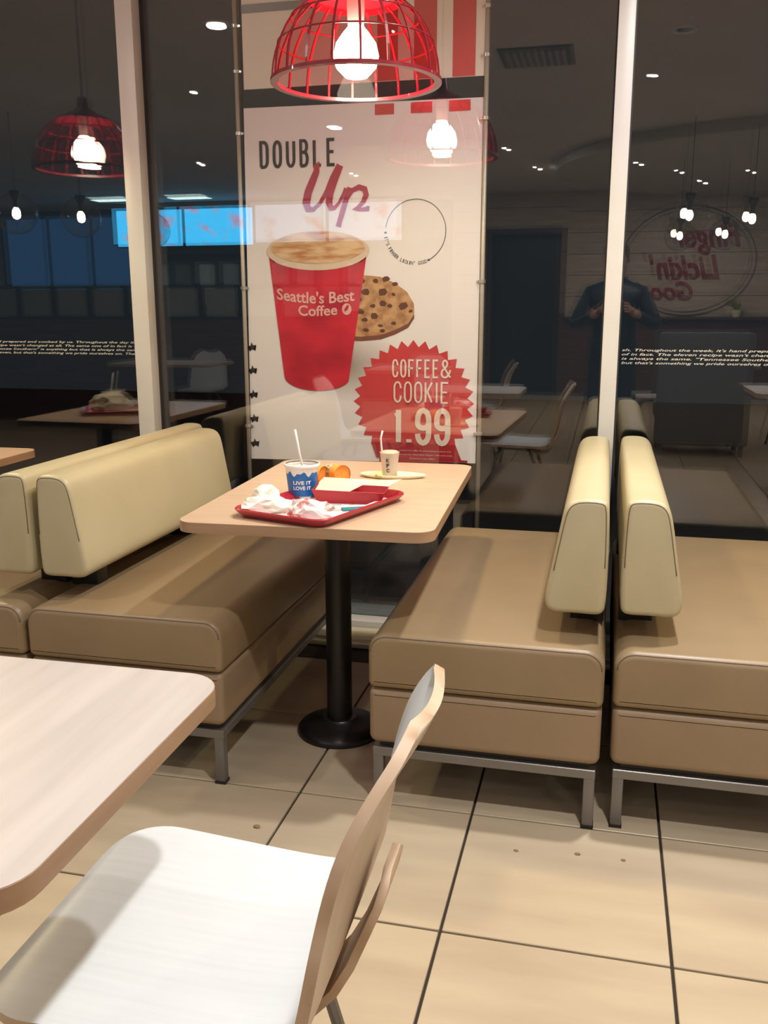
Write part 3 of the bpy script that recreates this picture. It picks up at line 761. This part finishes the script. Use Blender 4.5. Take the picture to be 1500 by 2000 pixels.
# ================================================================== TRAY AND LITTER
ZT = .775  # tray and litter below scaled about the camera to suit this tabletop height
def tray_mesh(t, w, d):
    bm = bmesh.new()
    def ring(i, z, r): return [(x, y, z) for x, y in rrect(-w / 2 + i, w / 2 - i, -d / 2 + i, d / 2 - i, r, 7)]
    loft(bm, [ring(.022, 0, .03), ring(.018, .002, .034), ring(.001, .019, .045), ring(0, .023, .046), ring(.004, .026, .042), ring(.009, .024, .038), ring(.024, .006, .028), ring(.026, .0045, .027)])
    return bmo('tray_body', bm, m_red_pl, t, angle=50)
def litter_tray(x, y, rz, label):
    t = root('serving_tray', (x, y, ZT), label, 'tray', rz=rz); tray_mesh(t, .311, .447)
    l = boxo('tray_liner', (-.120, .120, -.188, .188, .0048, .0056), m_liner, t); return t
TR = litter_tray(-0.7582, 2.4101, math.radians(-17.5), 'red plastic tray with litter on the maple window table')
TR2 = litter_tray(-2.50, 2.76, math.radians(64), 'red plastic tray of crumpled paper on the left edge table')

def crumple(name, x, y, z, sx, sy, sz, seed, m, label, cat='wrapper', rz=0, group=None, sub_=3, amp=.34, freq=1.9):
    bm = bmesh.new(); bmesh.ops.create_icosphere(bm, subdivisions=sub_, radius=1)
    for v in bm.verts:
        p = v.co.copy(); n1 = noise.cell_vector(p * freq + Vector((seed * 7.1, 0, seed)))
        n2 = noise.noise(p * 2.3 + Vector((seed, seed * 3, 0))); n3 = noise.noise(p * 5.5 + Vector((0, seed, seed * 2)))
        q = p * (1 + amp * n2 + .16 * n3) + (n1 - Vector((.5, .5, .5))) * .14
        q.x *= sx; q.y *= sy; q.z = max(q.z, -.55) * sz; v.co = q
    mz = min(v.co.z for v in bm.verts)
    for v in bm.verts: v.co.z -= mz
    o = bmo(name, bm, m); o.location = (x, y, z); o.rotation_euler = (0, 0, rz)
    return tag(o, label, cat, group)
zt = ZT + .0058
crumple('crumpled_wrapper', -0.8890, 2.3160, zt, 0.0706, 0.0452, 0.0282, 3, m_wrap_b, 'crumpled white food wrapper at the left end of the window table tray', rz=.25)
crumple('crumpled_wrapper', -0.7479, 2.2624, zt, 0.0621, 0.0395, 0.0320, 8, m_wrap, 'crumpled red printed wrapper in front of the blue cup', rz=-.15)
crumple('crumpled_wrapper', -0.9266, 2.4082, zt, 0.0423, 0.0329, 0.0339, 12, m_wrap_b, 'small loose white wrapper behind the crumpled ones, left of the blue cup')
crumple('crumpled_wrapper', -2.535, 2.835, zt, 0.1050, 0.0941, 0.0706, 5, m_wrap_b, 'large heap of crumpled pale paper on the left edge tray', rz=.2)
crumple('crumpled_wrapper', -2.355, 2.715, zt, 0.0560, 0.0564, 0.0329, 9, m_wrap_b, 'smaller crumpled paper ball at the end of the left edge tray', rz=.2)

def cup(x, y, z, label, rz=0):
    t = root('paper_cup', (x, y, z), label, 'cup', rz=rz)
    H, r0, r1 = .092, .0395, .049
    prof = [(r0 * .9, .003), (r0, 0), (r0 + (r1 - r0) * .3, H * .3), (r0 + (r1 - r0) * .62, H * .62), (r1, H), (r1 + .0015, H + .001)]
    bm = bmesh.new(); lathe(bm, prof, 40, True); bmo('cup_body', bm, m_white, t, smooth=True)
    # blue printed band with a torn top edge
    bm = bmesh.new(); n = 60; rb = lambda zz: r0 + (r1 - r0) * zz / H + .0006
    A = []; B = []
    random.seed(2)
    for i in range(n):
        a = 2 * PI * i / n; zt_ = .071 + .005 * math.sin(a * 7) + .004 * math.sin(a * 13 + 1)
        A.append(bm.verts.new((rb(.004) * math.cos(a), rb(.004) * math.sin(a), .004))); B.append(bm.verts.new((rb(zt_) * math.cos(a), rb(zt_) * math.sin(a), zt_)))
    for i in range(n): bm.faces.new((A[i], A[(i + 1) % n], B[(i + 1) % n], B[i]))
    bmo('blue_band', bm, m_blue, t, smooth=True)
    for s, z0, z1, hw in (('LIVE IT', .040, .051, .027), ('LOVE IT', .024, .035, .0265)):
        me = text_mesh(s, -hw, hw, z0, z1, .025)
        for v in me.vertices:
            a = -PI / 2 + v.co.x / rb(v.co.y); zz = v.co.y; rr = rb(zz) + .0007
            v.co = Vector((rr * math.cos(a), rr * math.sin(a), zz))
        link('lettering', me, m_white, t)
    bm = bmesh.new(); lathe(bm, [(r1 + .003, H - .004), (r1 + .004, H + .003), (r1 + .001, H + .006), (r1 - .006, H + .005), (r1 - .008, H + .0015), (.012, H + .0015), (.010, H + .005), (.006, H + .005)], 40, False, True); bmo('lid', bm, m_clear, t, smooth=True)
    bm = bmesh.new(); lathe(bm, [(r1 + .0035, H - .003), (r1 + .0048, H + .001), (r1 + .0035, H + .006), (r1 + .001, H + .006)], 40); bmo('lid_rim', bm, m_straw, t, smooth=True)
    bm = bmesh.new(); tube(bm, [(0, 0, .03), (0, 0, H + .006), (-.006, 0, H + .03), (-.018, 0, H + .105)], .0035, 10); bmo('straw', bm, m_straw, t, smooth=True)
    return t
cup(-0.8607, 2.5399, zt, 'blue and white paper cup with lid and straw on the red tray', rz=math.radians(18))
t = copy_tree(bpy.data.objects['paper_cup']); t.location = (-2.63, 2.66, zt); t.rotation_euler.z = 2.5
tag(t, 'blue and white paper cup on the left edge tray, seen mirrored')

# red meal box with opened card lid
t = root('meal_box', (-0.6954, 2.5023, zt), 'red card meal box lying open at the back of the red tray', 'box', rz=math.radians(6))
m_boxred = mat('box_red', (.42, .02, .03), .45)
bm = bmesh.new()
loft(bm, [[(-.095, -.045, 0), (.085, -.045, 0), (.085, .035, 0), (-.095, .035, 0)], [(-.11, -.055, .040), (.10, -.055, .034), (.10, .045, .034), (-.11, .045, .040)]], True, False)
bmo('box_tub', bm, m_boxred, t)
o = bpy.data.objects[t.children[0].name]
sm = o.modifiers.new('wall', 'SOLIDIFY'); sm.thickness = .0015
bm = bmesh.new(); v = [bm.verts.new(p) for p in [(-.11, .045, .040), (.02, .045, .038), (.06, .075, .046), (-.10, .085, .050)]]; bm.faces.new(v)
v = [bm.verts.new(p) for p in [(.02, .045, .038), (.10, .045, .034), (.135, .07, .052), (.06, .075, .046)]]; bm.faces.new(v)
o = bmo('open_flap', bm, m_kraft, t); o.modifiers.new('wall', 'SOLIDIFY').thickness = .0012
bm = bmesh.new(); v = [bm.verts.new(p) for p in [(-.10, -.05, .039), (.0, -.05, .037), (.03, .02, .045), (-.05, .045, .055), (-.10, .03, .05)]]; bm.faces.new(v)
o = bmo('inner_paper', bm, m_kraft, t); o.modifiers.new('wall', 'SOLIDIFY').thickness = .0008
# sachets and a plastic knife
o = boxo('sauce_sachet', (-.035, .035, -.014, .014, 0, .006), m_teal, bev=.002); o.location = (-0.6585, 2.3847, zt); o.rotation_euler = (0, 0, .5)
tag(o, 'teal sauce sachet on the red tray in front of the meal box', 'sachet')
o = boxo('dip_pot', (-.018, .018, -.014, .014, 0, .014), m_clear, bev=.004); o.location = (-0.7074, 2.3659, zt); o.rotation_euler = (0, 0, .3)
tag(o, 'small clear plastic packet on the red tray beside the teal sachet', 'packet')
bm = bmesh.new()
pr = [(-.0035, -.10), (.0035, -.10), (.004, 0), (.006, .02), (.0075, .07), (.004, .10), (-.005, .095), (-.006, .02), (-.004, 0)]
prism(bm, pr, 0, .0025); o = bmo('plastic_knife', bm, m_straw); o.location = (-0.6322, 2.4082, zt + .004); o.rotation_euler = (math.radians(4), 0, math.radians(-19))
tag(o, 'white plastic knife lying along the near edge of the red tray', 'knife')
# orange cartons on their side behind the tray
def carton(x, y, rz, label, r=.029, L=.075):
    t = root('snack_carton', (x, y, ZT), label, 'carton', rz=rz)
    rot = Matrix.Rotation(-PI / 2, 4, 'X')
    def lay(o):
        o.data.transform(rot); 
        for v in o.data.vertices: v.co.z += r + .001
        return o
    bm = bmesh.new(); lathe(bm, [(r, 0), (r * .98, L * .25), (r * .94, L * .5)], 32); lay(bmo('orange_sleeve', bm, m_orange, t, smooth=True))
    bm = bmesh.new(); lathe(bm, [(r * .94, L * .5), (r * .88, L), (.002, L)], 32); lay(bmo('patterned_sleeve', bm, m_tanpat, t, angle=50))
    bm = bmesh.new(); lathe(bm, [(r + .0015, -.002), (r + .0015, .002), (r - .002, .002), (r - .004, .004), (.001, .005)], 32); lay(bmo('end_cap', bm, m_orange, t, angle=50))
    return t
carton(-0.8043, 2.7704, math.radians(48), 'orange carton lying on its side behind the tray, round end facing out')
carton(-.868, 2.772, math.radians(70), 'second orange carton tucked behind the blue cup', r=.026, L=.06)
# cream plate, small branded cup
bm = bmesh.new()
def leaf(s, dz):
    out = []
    for i in range(36):
        a = 2 * PI * i / 36; c, s_ = math.cos(a), math.sin(a)
        out.append((.111 * s * c * (1.0), .049 * s * s_ * (1 - .25 * c) if c > 0 else .049 * s * s_, dz))
    return out
loft(bm, [leaf(.80, 0), leaf(.86, .001), leaf(1.0, .011), leaf(.985, .0125), leaf(.86, .004), leaf(.5, .003)])
pl = bmo('oval_plate', bm, m_cream, smooth=True); pl.location = (-0.6726, 2.9209, ZT); pl.rotation_euler = (0, 0, math.radians(3))
tag(pl, 'cream oval plate behind the tray at the window end of the table', 'plate')
t = root('dessert_cup', (-0.6839, 2.9209, ZT + .004), 'small frosted cup with black letters standing on the cream plate', 'cup')
bm = bmesh.new(); lathe(bm, [(.024, 0), (.026, .03), (.032, .078), (.033, .080), (.031, .078), (.025, .03), (.023, .002)], 32, True); bmo('cup_body', bm, m_frost, t, smooth=True)
bm = bmesh.new(); lathe(bm, [(.001, .01), (.023, .01), (.030, .074), (.026, .084), (.001, .086)], 28); bmo('dessert_filling', bm, mat('caramel_cream', (.72, .46, .34), .6), t, smooth=True)
for k, ch in enumerate('KFC'):
    me = text_mesh(ch, -.005, .005, -.006, .006, .03)
    for v in me.vertices:
        zz = .056 - .017 * k + v.co.y; rr = .0265 + .0065 * max(0, zz - .03) / .05 + .0012; a = -PI / 2 + .02 + v.co.x / rr
        v.co = Vector((rr * math.cos(a), rr * math.sin(a), zz))
    link('lettering', me, m_ink, t)
bm = bmesh.new(); tube(bm, [(-.020, 0, .03), (-.027, 0, .09), (-.030, 0, .125), (-.024, 0, .15)], .003, 8); bmo('straw', bm, m_straw, t, smooth=True)
crumple('food_scrap', -0.7102, 2.8804, ZT + .005, .014, .010, .010, 21, mat('scrap_green', (.52, .50, .22), .7), 'greenish food scrap on the near rim of the cream plate', 'scrap', sub_=2)
crumple('food_scrap', -0.7526, 2.9021, ZT + .005, .012, .009, .007, 22, m_kraft, 'pale food scrap at the left end of the cream plate', 'scrap', sub_=2)
crumple('food_scrap', -0.6162, 2.9068, ZT + .005, .016, .009, .006, 23, m_kraft, 'pale pinkish crumb right of the frosted cup', 'scrap', sub_=2)
# crumbs on the floor
for k, (x, y, s) in enumerate([(-.83, 2.02, .010), (-.16, 2.07, .006), (-.01, 2.09, .007), (.10, 2.09, .006)]):
    crumple('floor_crumb', x, y, 0, s, s * .7, s * .35, 30 + k, mat('crumb', (.25, .15, .06), .8), ['brown crumb on the floor tile below the white chair back', 'tiny crumb on the floor, nearest the chair back of three in a line', 'tiny crumb on the floor, middle of three in a line', 'tiny crumb on the floor, nearest the bench leg of three in a line'][k], 'crumb', sub_=2)

m_globe = glass('clear_globe_glass', .09, (.95, .94, .93), 1.0)
m_gbulb = emit('globe_bulb_glow', (1, .86, .66), 60)
gl = None
for (x, y), lab in zip([(.61, -1.21), (1.17, -1.68), (1.15, -3.50), (.70, -3.62), (-4.75, .29), (-4.42, -.14), (-4.47, -1.54)],
        ['nearest the person, right of the mullion', 'at the right edge, upper of two', 'low in front of the red wall lettering', 'just below the one right of the mullion', 'nearest the left edge', 'right of the one at the left edge', 'in front of the menu screens']):
    lab = 'clear glass globe lamp mirrored ' + lab
    if gl is None:
        gl = root('globe_lamp', (x, y, 2.07), lab, 'lamp', 'clear globe lamps behind the camera')
        bm = bmesh.new(); bmesh.ops.create_uvsphere(bm, u_segments=32, v_segments=20, radius=.165); bmo('glass_globe', bm, m_globe, gl, smooth=True)
        bm = bmesh.new(); lathe(bm, [(.001, -.045), (.022, -.036), (.032, -.01), (.028, .02), (.014, .045)], 20, True, True); bmo('bulb', bm, m_gbulb, gl, smooth=True)
        bm = bmesh.new(); lathe(bm, [(.018, .04), (.020, .10), (.045, .15), (.045, .175), (.006, .185)], 20, True, True); bmo('socket', bm, m_black, gl, angle=40)
        bm = bmesh.new(); tube(bm, [(0, 0, .18), (0, 0, CEIL - 2.07 - .1)], .003, 6); bmo('cord', bm, m_black, gl)
    else:
        c = copy_tree(gl); c.location = (x, y, 2.07); c['label'] = lab

# ================================================================== ROOM BEHIND THE CAMERA (seen in the glass)
def small_table(x, y, w, d, label):
    return table('dining_table', x, y, w, d, 0, m_laminate2, label, cols=((0, 0),), rad=.06)
small_table(1.30, .55, .70, .70, 'pale table right of the person, seen mirrored at the right edge')
small_table(1.05, -2.3, .70, .70, 'pale table behind the person below the red wall lettering')
small_table(-1.75, -1.1, .70, .70, 'pale table behind the lower left table, seen mirrored')
small_table(-4.3, -1.45, 1.1, .70, 'wide pale table in front of the low partition, seen mirrored')
def chair_at(x, y, rz, label):
    c = copy_tree(CH); c.location = (x, y, 0); c.rotation_euler.z = rz; tag(c, label, group='white plywood chairs in the mirrored room'); return c
chair_at(-1.12, -1.05, 0, 'white plywood chair at the table behind the lower left one')
chair_at(-1.75, -1.75, -PI / 2, 'white plywood chair between the doorway and its table')
chair_at(1.75, -2.2, 0, 'white plywood chair right of the table below the wall lettering')
chair_at(.45, -2.4, PI, 'white plywood chair left of the table below the wall lettering')
chair_at(-4.3, -2.1, -PI / 2, 'white plywood chair against the low partition')
chair_at(-1.62, 1.02, PI, 'white plywood chair left of the lower left pale table')

t = root('booth_bench', (.85, -1.45, 0), 'grey high backed booth bench right of the person, seen mirrored', 'bench')
m_grey = mat('grey_vinyl', (.17, .165, .165), .5)
bm = bmesh.new(); box(bm, -.40, .40, -.07, .07, .10, 1.10, bev=.03, seg=3); bmo('backrest', bm, m_grey, t, angle=40)
bm = bmesh.new(); box(bm, -.40, .40, -.55, -.07, .30, .46, bev=.03, seg=3); bmo('seat_cushion', bm, m_seat, t, angle=40)
bm = bmesh.new(); box(bm, -.38, .38, -.50, -.07, .10, .30); bmo('base_box', bm, m_grey, t)
for sx in (-1, 1): 
    for yy in (-.45, 0): boxo('leg', (sx * .35 - .02, sx * .35 + .02, yy - .02, yy + .02, 0, .1), m_legmetal, t)

# low partition with framed panels
t = root('low_partition', (-4.9, -2.5, 0), 'dark red wood half wall topped by a row of framed frosted panels', 'partition')
boxo('base_wall', (-2.3, 2.3, -.06, .06, 0, 1.18), m_dark_wood, t)
boxo('top_rail', (-2.3, 2.3, -.03, .03, 1.53, 1.56), m_black, t)
boxo('bottom_rail', (-2.3, 2.3, -.03, .03, 1.18, 1.21), m_black, t)
m_frosted = mat('frosted_panel', (.30, .33, .32), .4)
k = -2.3
while k < 2.29:
    boxo('post', (k, k + .05, -.03, .03, 1.21, 1.53), m_black, t)
    if k + .46 < 2.3: boxo('frosted_panel', (k + .075, k + .435, -.008, .008, 1.22, 1.52), m_frosted, t)
    k += .46

# counter with menu screens
t = root('service_counter', (-5.4, -5.8, 0), 'dark service counter below the menu screens', 'counter')
boxo('counter_front', (-2.4, 2.4, -.3, .3, 0, 1.02), m_dark_wood, t)
boxo('worktop', (-2.45, 2.45, -.35, .35, 1.02, 1.06), mat('steel_top', (.4, .42, .42), .3, .7), t)
for x, tone in ((-1.9, 0), (-.6, 1), (.8, 0)):
    boxo('till', (x - .18, x + .18, -.1, .12, 1.06, 1.36), m_blackp, t, bev=.01)
ms = None
m_scr = noise_col(mat('x', (0, 0, 0)), (.05, .30, .75), (.12, .55, 1.0), (1, 1, 1), 2)
def screen_mat(seed, stren, pale):
    m = bpy.data.materials.new('lit_screen'); m.use_nodes = True; N, L = nodes(m); N.clear()
    tc = N.new('ShaderNodeTexCoord'); mp = N.new('ShaderNodeMapping'); mp.inputs['Location'].default_value = (seed * 3.1, 0, seed); L.new(tc.outputs['Object'], mp.inputs[0])
    n = N.new('ShaderNodeTexNoise'); n.inputs['Scale'].default_value = 3.2; n.inputs['Detail'].default_value = 3; L.new(mp.outputs[0], n.inputs['Vector'])
    r = N.new('ShaderNodeValToRGB'); r.color_ramp.elements[0].color = (.55, .18, .22, 1); r.color_ramp.elements[0].position = .32
    r.color_ramp.elements[1].color = (.62, .78, 1.0, 1) if pale else (.06, .55, 1.0, 1); r.color_ramp.elements[1].position = .46; L.new(n.outputs['Fac'], r.inputs[0])
    e = N.new('ShaderNodeEmission'); e.inputs[1].default_value = stren; L.new(r.outputs[0], e.inputs[0])
    o = N.new('ShaderNodeOutputMaterial'); L.new(e.outputs[0], o.inputs[0]); return m
for i, x in enumerate((-7.30, -6.10, -4.90, -3.70)):
    t = root('menu_screen', (x, YB + .06, 2.27 if i < 2 else 2.30), 'glowing blue menu screen above the counter, ' + ['farthest from the doorway', 'second farthest from the doorway', 'second nearest the doorway', 'nearest the doorway'][i], 'screen', 'blue menu screens above the counter')
    boxo('bezel', (-.595, .595, -.055, 0, -.01, .59), m_black, t)
    boxo('display', (-.575, .575, 0, .004, .01, .57), screen_mat(i + 1, 5.0 if i < 2 else 1.6, i > 1), t)
for i in range(9):
    x = -7.4 + .42 * i
    bm = bmesh.new(); box(bm, x, x + .26, YB - .255, YB - .15, 1.25, 2.0, bev=.01); o = bmo('kitchen_cabinet', bm, mat('canister_%d' % (i % 3), [(.45, .5, .5), (.20, .24, .25), (.62, .66, .64)][i % 3], .35, .2))
    tag(o, ['first', 'second', 'third', 'fourth', 'fifth', 'sixth', 'seventh', 'eighth', 'ninth'][i] + ' steel kitchen cabinet from the blue windows, mirrored below the menu screens', 'cabinet', 'kitchen cabinets behind the counter')
# windows at the far left; panes glow blue in place of dusk sky
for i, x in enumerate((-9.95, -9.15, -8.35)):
    o = boxo('window_%d' % (11 + i), (x, x + .72, YB - .02, YB + .01, 1.55, 2.75), emit('dusk_%d' % i, (.06, .22, .50), .7)); tag(o, 'dusk window with blue glowing pane at the far end of the back wall', kind='structure')
# red wall lettering in a double ring
m_sign = mat('sign_red', (.33, .03, .04), .5); m_ring = mat('sign_ring', (.16, .10, .08), .5)
t = root('wall_sign', (1.05, YB + .012, 1.95), 'red script wall sign inside a dark double ring, seen mirrored', 'sign')
def sign_word(s, x0, x1, z0, z1):
    me = text_mesh(s, x0, x1, z0, z1, .03, .3)
    for v in me.vertices: v.co = Vector((-v.co.x, 0, v.co.y))
    o = link('lettering', me, m_sign, t); o.modifiers.new('depth', 'SOLIDIFY').thickness = .015
sign_word('Finger', -.70, .25, .08, .52); sign_word("Lickin'", -.45, .55, -.26, .10); sign_word('Good', -.1, .70, -.55, -.28)
for R, w in ((.92, .02), (.86, .008)):
    bm = bmesh.new(); tube(bm, [(R * math.cos(2 * PI * i / 64), 0, R * .82 * math.sin(2 * PI * i / 64)) for i in range(64)], w / 2, 6, cyc=True); bmo('ring', bm, m_ring, t, smooth=True)
# plant on the ledge
t = root('potted_plant', (1.75, YB + .10, 1.171), 'yellow green plant on the dark ledge of the back wall, seen mirrored', 'plant')
bm = bmesh.new(); lathe(bm, [(.05, 0), (.07, .10), (.062, .10), (.045, .01)], 20, True); bmo('pot', bm, m_cream, t, angle=40)
random.seed(7); bm = bmesh.new()
for k in range(26):
    a = random.uniform(0, PI); l = random.uniform(.12, .26); el = random.uniform(.3, 1.3); d = Vector((math.cos(a) * math.cos(el), math.sin(a) * math.cos(el) * .5, math.sin(el)))
    s = Vector((-d.y, d.x, 0)).normalized() * .02 if abs(d.x) + abs(d.y) > .01 else Vector((.02, 0, 0)); b = Vector((0, 0, .09))
    v = [bm.verts.new(p) for p in (b, b + d * l * .5 + s, b + d * l, b + d * l * .5 - s)]; bm.faces.new(v)
bmo('leaves', bm, mat('leaf', (.30, .34, .06), .6), t)
# air vent
t = root('ceiling_vent', (-.55, .55, CEIL), 'slatted square air vent in the ceiling, seen mirrored right of the banner', 'vent')
boxo('vent_frame', (-.24, .24, -.24, .24, -.012, -.0005), mat('vent_grey', (.18, .17, .16), .6), t)
vm = None
for k in range(9):
    if vm is None: o = boxo('slat', (-.010, .010, -.21, .21, -.03, -.012), m_wall_paint, t); vm = o.data
    else: o = link('slat', vm, None, t)
    o.location.x = -.18 + .045 * k

# ================================================================== THE PERSON TAKING THE PICTURE
def skin_body(name, V, E_, R, mats, parent, mfun, sub_=2, rootv=0):
    me = bpy.data.meshes.new(name); me.from_pydata([tuple(v) for v in V], E_, [])
    o = bpy.data.objects.new(name, me); C.objects.link(o)
    sk = o.modifiers.new('skin', 'SKIN'); sk.use_smooth_shade = True
    for i, sv in enumerate(me.skin_vertices[0].data):
        sv.radius = R[i] if isinstance(R[i], tuple) else (R[i], R[i]); sv.use_root = (i == rootv)
    ss = o.modifiers.new('sub', 'SUBSURF'); ss.levels = sub_; ss.render_levels = sub_
    dg = bpy.context.evaluated_depsgraph_get(); dg.update()
    m2 = bpy.data.meshes.new_from_object(o.evaluated_get(dg))
    bpy.data.objects.remove(o); bpy.data.meshes.remove(me)
    m2.name = name; m2.materials.clear()
    for m in mats: m2.materials.append(m)
    for p in m2.polygons:
        p.use_smooth = True; p.material_index = mfun(p.center)
    o = bpy.data.objects.new(name, m2); C.objects.link(o); o.parent = parent; return o
m_jacket = noise_col(mat('navy_jacket', rough=.45), (.006, .010, .022), (.012, .022, .042), size=14, bump=.4, bsize=22)
m_jeans = mat('dark_jeans', (.008, .012, .028), .8)
m_skin = mat('skin', (.42, .22, .15), .5); m_hair = mat('dark_hair', (.02, .014, .01), .6); m_shoe = mat('black_shoe', (.01, .01, .01), .4)
PX, PY = .045, -.36
per = root('person', (PX, PY, 0), 'person in navy jacket and jeans holding up a phone, mirrored behind the mullion', 'person')
V = [(0, 0, .98), (0, 0, 1.14), (0, 0, 1.32), (0, .0, 1.44), (0, .01, 1.53), (0, .02, 1.60), (0, .025, 1.69), (0, .02, 1.745)]
R = [(.17, .13), (.175, .13), (.19, .13), (.14, .11), (.06, .06), (.075, .085), (.082, .098), (.055, .07)]
E_ = [(i, i + 1) for i in range(7)]
def add(p, r, frm):
    V.append(p); R.append(r); E_.append((frm, len(V) - 1)); return len(V) - 1
for s in (-1, 1):
    h = add((s * .10, 0, .90), .105, 0); k = add((s * .12, .02, .50), .07, h); a = add((s * .125, 0, .10), .05, k); f = add((s * .13, .14, .045), .042, a)
    sh = add((s * .19, 0, 1.425), .072, 3); el = add((s * .315, .05, 1.17), .058, sh); wr = add((s * .125, .25, 1.285), .038, el)
def mf(c):
    if c.z > 1.545: return 2
    if c.z < .09: return 3
    if c.z < .93: return 1
    if c.y > .235 and c.z > 1.2: return 2
    return 0
skin_body('body', V, E_, R, [m_jacket, m_jeans, m_skin, m_shoe], per, mf)
# face
bm = bmesh.new(); bmesh.ops.create_uvsphere(bm, u_segments=24, v_segments=16, radius=1)
for v in bm.verts: v.co = Vector((v.co.x * .086, v.co.y * .104 + .012, v.co.z * .108 + 1.705 + (.012 if v.co.z > 0 else 0)))
for v in list(bm.verts):
    if v.co.y > .06 and v.co.z < 1.685: bm.verts.remove(v)
    elif v.co.y > .02 and v.co.z < 1.73: v.co.x *= .9
bmo('hair', bm, m_hair, per, smooth=True)
bm = bmesh.new(); tube(bm, [(0, .108, 1.712), (0, .124, 1.685), (0, .134, 1.668), (0, .112, 1.662)], .011, 10, rs=[.006, .010, .014, .009]); bmo('nose', bm, m_skin, per, smooth=True)
for s in (-1, 1):
    bm = bmesh.new(); bmesh.ops.create_uvsphere(bm, u_segments=12, v_segments=8, radius=.011)
    for v in bm.verts: v.co += Vector((s * .032, .108, 1.705))
    bmo('eye', bm, m_ink, per, smooth=True)
    bm = bmesh.new(); bmesh.ops.create_uvsphere(bm, u_segments=12, v_segments=8, radius=1)
    for v in bm.verts: v.co = Vector((s * .086 + v.co.x * .012, .02 + v.co.y * .018, 1.685 + v.co.z * .032))
    bmo('ear', bm, m_skin, per, smooth=True)
bm = bmesh.new(); tube(bm, [(-.024, .105, 1.636), (0, .114, 1.634), (.024, .105, 1.636)], .006, 8); bmo('mouth', bm, mat('lips', (.30, .10, .09), .5), per, smooth=True)
# collar and cuffs
bm = bmesh.new(); lathe(bm, [(.085, 1.50), (.088, 1.545), (.078, 1.55), (.074, 1.50)], 24, cx=0, cy=.01); bmo('collar', bm, m_jacket, per, smooth=True)
# hands gripping the phone, camera eye of the phone at the picture's viewpoint
for s in (-1, 1):
    HV = [(s * .125, .245, 1.285), (s * .108, .272, 1.300), (s * .092, .292, 1.312)]; HR = [.030, (.030, .018), (.036, .015)]; HE = [(0, 1), (1, 2)]
    def hadd(p, r, f): HV.append(p); HR.append(r); HE.append((f, len(HV) - 1)); return len(HV) - 1
    for j, dz in enumerate((.030, .010, -.010, -.028)):
        ln = (.95, 1.08, 1.0, .8)[j]
        a = hadd((s * .088, .308, 1.315 + dz), .0095, 2); b = hadd((s * (.088 - .012 * ln), .3325, 1.317 + dz * 1.05), .0088, a); c = hadd((s * (.088 - .034 * ln), .3345, 1.318 + dz * 1.05), .0078, b)
    a = hadd((s * .085, .280, 1.330), .011, 1); b = hadd((s * .068, .293, 1.338), .0095, a); c = hadd((s * .050, .300, 1.335), .0085, b)
    skin_body('hand', HV, HE, HR, [m_skin], per, lambda c: 0)
ph = root('phone', (PX, PY + .318, 1.325), 'dark phone held level in both hands of the mirrored person', 'phone')
bm = bmesh.new(); box(bm, -.074, .074, -.004, .004, -.036, .036, bev=.003); bmo('phone_body', bm, m_black, ph, angle=40)
boxo('screen', (-.068, .068, -.0048, -.0038, -.032, .032), emit('phone_screen', (.5, .45, .4), .8), ph)
